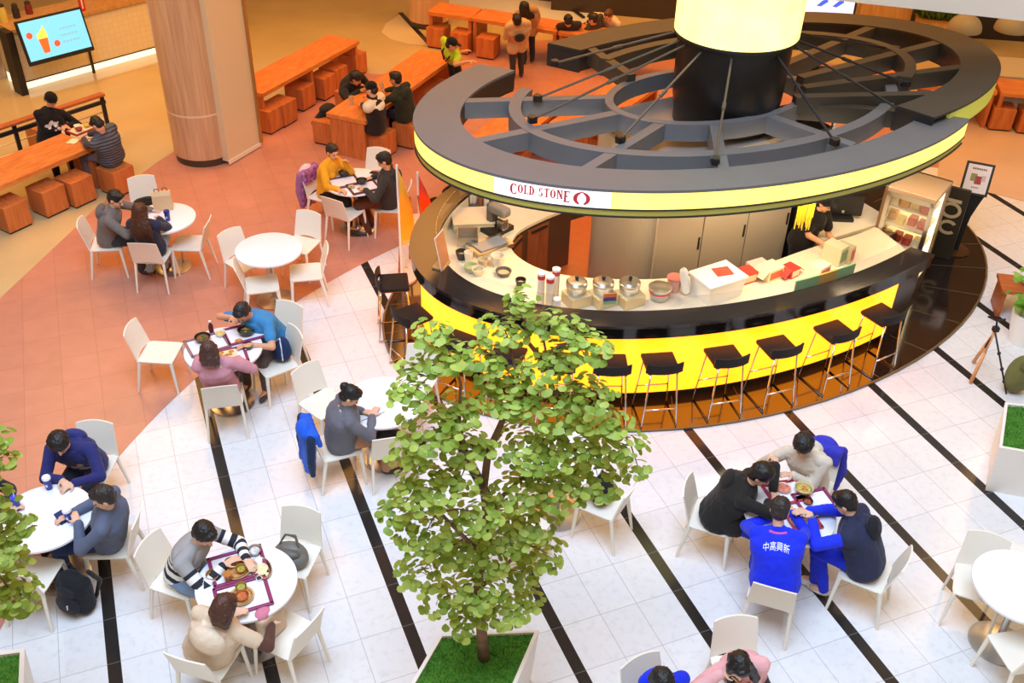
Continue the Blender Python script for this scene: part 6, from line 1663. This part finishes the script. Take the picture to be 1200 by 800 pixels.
CHS=(.87,.93)
draped('purple patterned quilted jacket with fluffy hood on chair back','3a','#8a4a78','#a36a94',long=.5,hc='#e3c6d2',pm=mat('purple_pattern','#9c5c8c',.6,vary=.75,vscale=16,bump=.6,bscale=14))
draped('bright blue coat hanging on the chair of woman in grey','5b','#2260d8','#22304f',long=.42)
draped('blue violet jacket on the chair of student in white hoodie','8b','#3c3cb4','#3434a0',long=.4)
p=at(352,150,0)
q=at(392,132,.42);t=soft('coat','black coat draped over a cube seat by the long table','coat',Matrix.Translation(V((q.x,q.y,.0)))@Matrix.Rotation(rz3,4,'Z'),[('body',cloth('#2a2622'),[('e',(0,0,.45),(.2,.19,.05)),('e',(-.05,.1,.5),(.16,.12,.06)),('c',(-.1,.1,.47),(-.3,.2,.32),.07,.05),('c',(0,.15,.46),(-.15,.28,.28),.06,.04)],.013),('sleeve',cloth('#221f1c'),[('c',(-.16,-.1,.46),(-.25,-.12,.2),.04,.03)],.011)])
# ------------------------------------------------------------ planters and plants
def planter(name,label,corners,z,th,taper,grass=True):
    """white square planter; corners: 4 floor points of the rim"""
    c=sum((V((*q,0)) for q in corners),V())/4
    t=thing(name,label,'planter',c)
    P=[V((*q,0))-c for q in corners]
    bm=B()
    outer=[[p*taper for p in P],[p+V((0,0,z)) for p in P]]
    inner=[[p*(1-th)+V((0,0,z)) for p in P],[p*(1-th)+V((0,0,z-.05)) for p in P]]
    rings(bm,[outer[0],outer[1],inner[0],inner[1]]);obj('box',bm,mat('planter_white','#efe9dd',.45),t)
    bm=B();bm.faces.new([bm.verts.new(p*(1-th)+V((0,0,z-.03))) for p in P])
    bmesh.ops.subdivide_edges(bm,edges=bm.edges[:],cuts=12,use_grid_fill=True)
    rr=random.Random(1)
    for v in bm.verts: v.co.z+=rr.uniform(-.004,.012)
    g=obj('grass',bm,M_grass,t)
    bm=B();a,b_,d=P[0]*(1-th),P[1]*(1-th),P[3]*(1-th)
    for k in range(2600):
        s,u=rr.random(),rr.random();q=a+(b_-a)*s+(d-a)*u;q.z=z-.03
        w=V((rr.uniform(-1,1),rr.uniform(-1,1),0))*.004;l=V((rr.uniform(-.012,.012),rr.uniform(-.012,.012),rr.uniform(.015,.035)))
        bm.faces.new([bm.verts.new(x) for x in (q-w,q+w,q+l)])
    gb=obj('grass_blades',bm,M_grass,g,recalc=False);gb['kind']='stuff'
    return t,c
def quad_at(pts,z): return [(at(x,y,z).x,at(x,y,z).y) for x,y in pts]
# big tree planter, measured from its rim
PZ=.6
a=at(489,783,PZ);b_=at(516,742,PZ);c3=at(630,739,PZ)
def square_from(c_tl,c_tr):
    tl,tr=V((c_tl.x,c_tl.y,0)),V((c_tr.x,c_tr.y,0));e=tr-tl;n=V((e.y,-e.x,0));return [(tl.x,tl.y),(tr.x,tr.y),(tr.x+n.x,tr.y+n.y),(tl.x+n.x,tl.y+n.y)]
_,pc=planter('planter','white square planter with artificial grass under the big tree',quad_at([(515,743),(632,738),(603,806),(478,806)],PZ),PZ,.08,.9)
_,pc2=planter('planter','white square planter with artificial grass at right edge',quad_at([(1178,471),(1262,480),(1262,540),(1171,524)],PZ),PZ,.08,.9)
a=at(29,759,PZ);u=V((.94,.3,0)).normalized();n=V((.35,-.94,0)).normalized()
_,pc3=planter('planter','white square planter with grass at the lower left corner',[(a.x-u.x*.9,a.y-u.y*.9+.1),(a.x,a.y),(a.x+n.x*.9,a.y+n.y*.9),(a.x+n.x*.9-u.x*.9,a.y+n.y*.9-u.y*.9+.1)],PZ,.08,.92)
def leaf_mat(name,c1,c2):
    m=bpy.data.materials.new(name);m.use_nodes=True;nt=m.node_tree;b=nt.nodes['Principled BSDF'];N=nt.nodes.new;L=nt.links.new
    g=N('ShaderNodeNewGeometry');r=N('ShaderNodeValToRGB');e=r.color_ramp.elements;e[0].color=lin(c1);e[1].color=lin(c2);L(g.outputs['Random Per Island'],r.inputs[0]);L(r.outputs[0],b.inputs['Base Color'])
    b.inputs['Roughness'].default_value=.45;b.inputs['Specular IOR Level'].default_value=.3
    tl=N('ShaderNodeBsdfTranslucent');L(r.outputs[0],tl.inputs[0]);mx=N('ShaderNodeMixShader');mx.inputs[0].default_value=.35
    out=nt.nodes['Material Output'];L(b.outputs[0],mx.inputs[1]);L(tl.outputs[0],mx.inputs[2]);L(mx.outputs[0],out.inputs[0]);return m
M_leaf=leaf_mat('tree_leaf','#7f9a30','#c2d064')
M_leafd=leaf_mat('plant_leaf','#5f9a30','#a5c654')
M_bark=mat('bark','#7a5a42',.8,bump=1.,bscale=40,vary=.35,vscale=14)
def leaf(bm,c,nrm,tip,s):
    """one rounded fan leaf, slightly cupped"""
    n=V(nrm).normalized();t=(V(tip)-n*V(tip).dot(n)).normalized();x=t.cross(n)
    O=bm.verts.new(c)
    P=[]
    for a,r in ((-150,.45),(-115,.8),(-75,.95),(-38,1.0),(0,.92),(38,1.0),(75,.95),(115,.8),(150,.45)):
        a=math.radians(a);q=c+t*(math.cos(a)*r*s*.9+s*.35)+x*(math.sin(a)*r*s)+n*(-.16*s*(math.sin(a)**2))
        P.append(bm.verts.new(q))
    for i in range(len(P)-1): bm.faces.new((O,P[i],P[i+1]))
def crown(clusters,rnd,base,n_per,s0,s1):
    bm=B()
    for c,r in clusters:
        k=int(n_per*(r/.25)**2)
        for i in range(k):
            d=V((rnd.gauss(0,1),rnd.gauss(0,1),rnd.gauss(0,1))).normalized()
            q=c+V((d.x*r,d.y*r,d.z*r*.5))*(rnd.random()**.4)
            nrm=(V((0,0,1))*1.1+d*.8+V((rnd.uniform(-.5,.5),rnd.uniform(-.5,.5),rnd.uniform(-.2,.2)))).normalized()
            leaf(bm,q,nrm,d+V((0,0,-.5))+V((rnd.uniform(-.6,.6),rnd.uniform(-.6,.6),0)),rnd.uniform(s0,s1))
    return bm
rt=random.Random(21)
TR=at(567,768,PZ);TR=V((TR.x,TR.y,PZ-.03))
tree=thing('indoor_tree','tall leafy indoor tree growing from the white planter','tree',TR)
def t_at(x,y,dy): return at_y(x,y,TR.y+dy)
CL=[(612,350,22,.25),(640,376,26,.3),(588,384,34,.3),(668,382,24,.2),(692,404,30,.1),(660,412,30,.25),(505,388,26,-.1),(520,418,34,-.15),(480,428,20,-.1),(484,458,30,-.25),(560,418,36,.2),(590,440,36,.2),(640,432,36,.15),(690,462,36,.05),(712,490,30,.0),(735,520,26,-.05),(748,548,16,-.05),(650,478,44,.1),(600,470,30,.1),(540,480,36,-.1),(505,500,42,-.25),(480,530,30,-.3),(545,520,34,-.1),(622,520,48,.1),(680,520,44,.1),(700,556,38,.1),(655,565,42,.1),(610,575,34,.0),(540,560,26,-.2),(500,568,44,-.25),(468,600,28,-.25),(500,622,40,-.25),(540,640,36,-.1),(560,600,34,-.2),(590,622,36,.0),(625,610,34,.05),(640,648,26,.05),(610,670,24,.1),(490,672,28,-.2),(520,700,28,-.15),(560,690,34,-.2),(590,712,30,-.1),(545,728,24,-.2),(618,700,20,.05),(574,655,28,-.1)]
cl=[]
for x,y,r,dy in CL:
    c=t_at(x,y,dy);dist=(c-V((0,0,CAMH))).length;cl.append((c,r*dist/CF*.97))
bmc=crown(cl,rt,TR,175,.026,.044)
top_=t_at(606,372,.22)
tpts=[TR,t_at(564,735,0),t_at(560,690,.02),t_at(566,650,.02),t_at(571,610,.03),t_at(567,570,.05),t_at(572,530,.08),t_at(590,490,.12),t_at(645,462,.16),t_at(643,430,.2),t_at(637,398,.24)]
bm=B();tube(bm,tpts,[.048,.04,.036,.034,.031,.028,.025,.021,.015,.011,.007],10);trunk=obj('trunk',bm,M_bark,tree,smooth=True)
def br(pts,r0,r1,name='branch'):
    bm=B();n=len(pts);tube(bm,pts,[r0+(r1-r0)*i/(n-1) for i in range(n)],7);return obj(name,bm,M_bark,tree,smooth=True)
BR=[]
BR.append([tpts[5],t_at(550,545,-.1),t_at(538,500,-.12),t_at(540,450,-.1),t_at(533,425,-.1)])
BR.append([tpts[4],t_at(590,580,.05),t_at(612,560,.1),t_at(650,540,.12),t_at(690,520,.1)])
BR.append([tpts[3],t_at(545,630,-.12),t_at(515,600,-.22),t_at(490,575,-.26)])
BR.append([tpts[2],t_at(585,670,.05),t_at(615,640,.08),t_at(630,612,.08)])
BR.append([tpts[7],t_at(612,470,.12),t_at(606,440,.2),t_at(596,400,.28)])
BR.append([tpts[8],t_at(670,452,.12),t_at(700,460,.05),t_at(730,505,-.03)])
BR.append([tpts[9],t_at(655,405,.2),t_at(680,398,.14)])
BR.append([tpts[9],t_at(618,400,.28),t_at(614,360,.26)])
BR.append([tpts[6],t_at(545,520,-.05),t_at(512,510,-.22),t_at(485,525,-.3)])
for i,b0 in enumerate(BR): br(b0,.02,.006)
allp=[p for b0 in BR for p in b0]+tpts
bm=B()
for c,r in cl:
    q=min(allp,key=lambda p:(p-c).length);tube(bm,[q,q.lerp(c,.5)+V((0,0,.03)),c],[.007,.005,.003],5)
obj('twigs',bm,M_bark,tree,smooth=True)
bmesh.ops.translate(bmc,vec=V(),verts=bmc.verts);obj('foliage',bmc,M_leaf,tree,recalc=False)
for ch in tree.children: ch.matrix_parent_inverse=Matrix.Translation(-TR)
# leafy tree at the left edge (mostly outside the frame)
c0=V((pc3.x,pc3.y,PZ-.05))
ft=thing('indoor_tree','leafy tree poking in at the left edge of the picture','tree',c0)
cl=[];r2=random.Random(4)
for x,y,r in ((-8,515,22),(-18,545,26),(4,536,14),(0,630,34),(18,612,18),(12,655,20),(-20,650,30),(10,690,32),(-20,700,34),(22,705,20),(-14,590,30)):
    c=at_y(x,y,c0.y+.12+.02*(y%5));dist=(c-V((0,0,CAMH))).length;cl.append((c,r*dist/CF))
bmc=crown(cl,r2,c0,150,.026,.045);obj('foliage',bmc,M_leaf,ft,recalc=False)
tp=[c0,c0+V((.03,.02,.5)),c0+V((-.03,.05,1.1)),at_y(-20,650,c0.y+.1),at_y(-18,545,c0.y+.12)]
bm=B();tube(bm,tp,[.05,.045,.04,.03,.012],10);obj('trunk',bm,M_bark,ft,smooth=True)
bm=B()
for c,r in cl:
    q=min(tp,key=lambda p:(p-c).length);tube(bm,[q,q.lerp(c,.5)+V((0,0,.03)),c],[.01,.006,.003],5)
obj('twigs',bm,M_bark,ft,smooth=True)
for ch in ft.children: ch.matrix_parent_inverse=Matrix.Translation(-c0)
# right edge: potted plant, tripod stand, wooden bench with white cushion
p=at(1196,400,0);t=thing('potted_plant','leafy green plant in a white pot at right edge','plant',V((p.x+.0,p.y+.0,0)))
bm=B();lathe(bm,[(.14,0),(.2,.3),(.21,.42),(.19,.42),(.17,.38)],n=28);obj('pot',bm,plain('#efeae0',.35),t,smooth=True,auto=40)
cl=[(V((-.16,-.02,.62)),.2),(V((.1,.02,.7)),.2),(V((-.14,.05,.88)),.18),(V((.0,.0,1.05)),.17),(V((-.02,.0,.5)),.16)]
obj('foliage',crown(cl,random.Random(9),V(),60,.035,.06),M_leafd,t,recalc=False)
bm=B()
for c,r in cl: tube(bm,[V((0,0,.38)),c*.6+V((0,0,.15)),c],[.012,.008,.004],6)
obj('stem',bm,M_bark,t,smooth=True)
p=at(1160,455,0);b1=at(1137,449,0);b2=at(1179,462,0);b3=at(1182,425,0);apx=at(1166,388,.72)
t=thing('tripod_stand','light wooden tripod stand with black clamp at right edge','tripod',V((apx.x,apx.y,0)))
M_lw=mat('light_tripod_wood','#d99a63',.5)
for q in (b1,V((apx.x+.1,apx.y+.38,0))):
    bm=B();v=V((q.x-apx.x,q.y-apx.y,0.012));tube(bm,[V((0,0,.72)),v*.45+V((0,0,.40))],.014,8);tube(bm,[v*.4+V((0,0,.43)),v],[.02,.022],8);obj('leg',bm,M_lw,t,smooth=True)
b3=b2
bm=B();v=V((b3.x-apx.x,b3.y-apx.y,0.01));tube(bm,[V((0,0,.72)),v],.011,8);
l3=obj('rear_leg',bm,M_darkmetal,t,smooth=True)
for f in (.35,.6,.8):
    bm=B();c=V((0,0,.72)).lerp(v,f);ellipsoid(bm,c,(.02,.02,.025));obj('joint',bm,M_black,l3,smooth=True)
bm=B();box(bm,(0,0,.75),(.07,.06,.06),bev=.01);tube(bm,[(0,0,.77),(-.02,0,.86),(-.12,.02,.9)],.013,8);tube(bm,[(-.02,0,.86),(.07,0,.88)],.012,8);obj('clamp',bm,M_black,t)
bm=B();tube(bm,[V((0,0,.7)),V(((b1.x-apx.x)*.25-.03,(b1.y-apx.y)*.25,.5))],.01,6);obj('cable',bm,M_black,t)
p=at(1190,335,.4);t=thing('wooden_bench','reddish wooden bench with a white cushion at right edge','bench',V((p.x+.28,p.y,0)),-.2)
bm=B();box(bm,(0,0,.38),(.9,.42,.05),bev=.008);obj('seat',bm,M_rail,t)
for x in (-.4,.4): 
    bm=B();box(bm,(x,0,.18),(.05,.36,.355));obj('leg',bm,M_rail,t)
p2=V((p.x+.18,p.y+.05,.406));t=thing('cushion','white rounded bag with black trim on the wooden bench','bag',p2,.3)
bm=B();ellipsoid(bm,(0,0,.14),(.16,.12,.15));mobj('body',remesh(bm,.014,3),cloth('#efe8dc'),t)
bm=B();ellipsoid(bm,(-.02,.0,.27),(.1,.09,.05));mobj('trim',remesh(bm,.012,2),M_black,t)
p=at(1193,430,.35);t=thing('rucksack','olive rucksack leaning by the wooden stand at right edge','bag',V((p.x+.05,p.y,.0)),.3)
bm=B();ellipsoid(bm,(0,0,.25),(.17,.13,.25));mobj('body',remesh(bm,.015,3),cloth('#6a6a3a'),t);bm=B();ellipsoid(bm,(0,-.08,.42),(.12,.07,.06));mobj('flap',remesh(bm,.014,2),cloth('#5a5a30'),t)
# ------------------------------------------------------------ light
w=bpy.data.worlds.new('hall_daylight');SC.world=w;w.use_nodes=True
bg=w.node_tree.nodes['Background'];bg.inputs[0].default_value=lin('#ffe2bd');bg.inputs[1].default_value=.5
def area(name,loc,tgt,size,energy,col,sy=None):
    l=bpy.data.lights.new(name,'AREA');l.energy=energy;l.color=lin(col)[:3];l.size=size
    if sy: l.shape='RECTANGLE';l.size_y=sy
    o=bpy.data.objects.new(name,l);COL.objects.link(o);o.location=loc
    o.rotation_euler=(V(tgt)-V(loc)).to_track_quat('-Z','Y').to_euler();return o
area('skylight',(-1,3,15),(0,6,0),9,3400,'#bfdaff',9)
area('ceiling_light_left',(-6,15,6.5),(-5,15,0),5,520,'#ffb864',7)
area('ceiling_light_back',(2,19,6.5),(2,18,0),9,560,'#ffad58',4)
area('ceiling_light_right',(8,14,7),(7,13,0),4,330,'#ffc886',5)
for nm,u,v,e in (('kiosk_light_left',-2.6,-.6,30),('kiosk_light_front',-.4,-1.75,34),('kiosk_light_right',1.6,-1.55,16)):
    p=kp(u,v,2.12);area(nm,p,p-V((0,-.35,1)),1.1,e,'#ffdfae',.5).rotation_euler.z+=0
SC.view_settings.view_transform='Standard';SC.view_settings.look='None';SC.view_settings.gamma=1;SC.view_settings.exposure=0
SC.view_settings.use_curve_mapping=False
cy=SC.cycles;cy.max_bounces=6;cy.diffuse_bounces=3;cy.glossy_bounces=3;cy.transparent_max_bounces=8;cy.caustics_reflective=False;cy.caustics_refractive=False
try: cy.use_denoising=True;cy.denoiser='OPENIMAGEDENOISE'
except Exception: pass
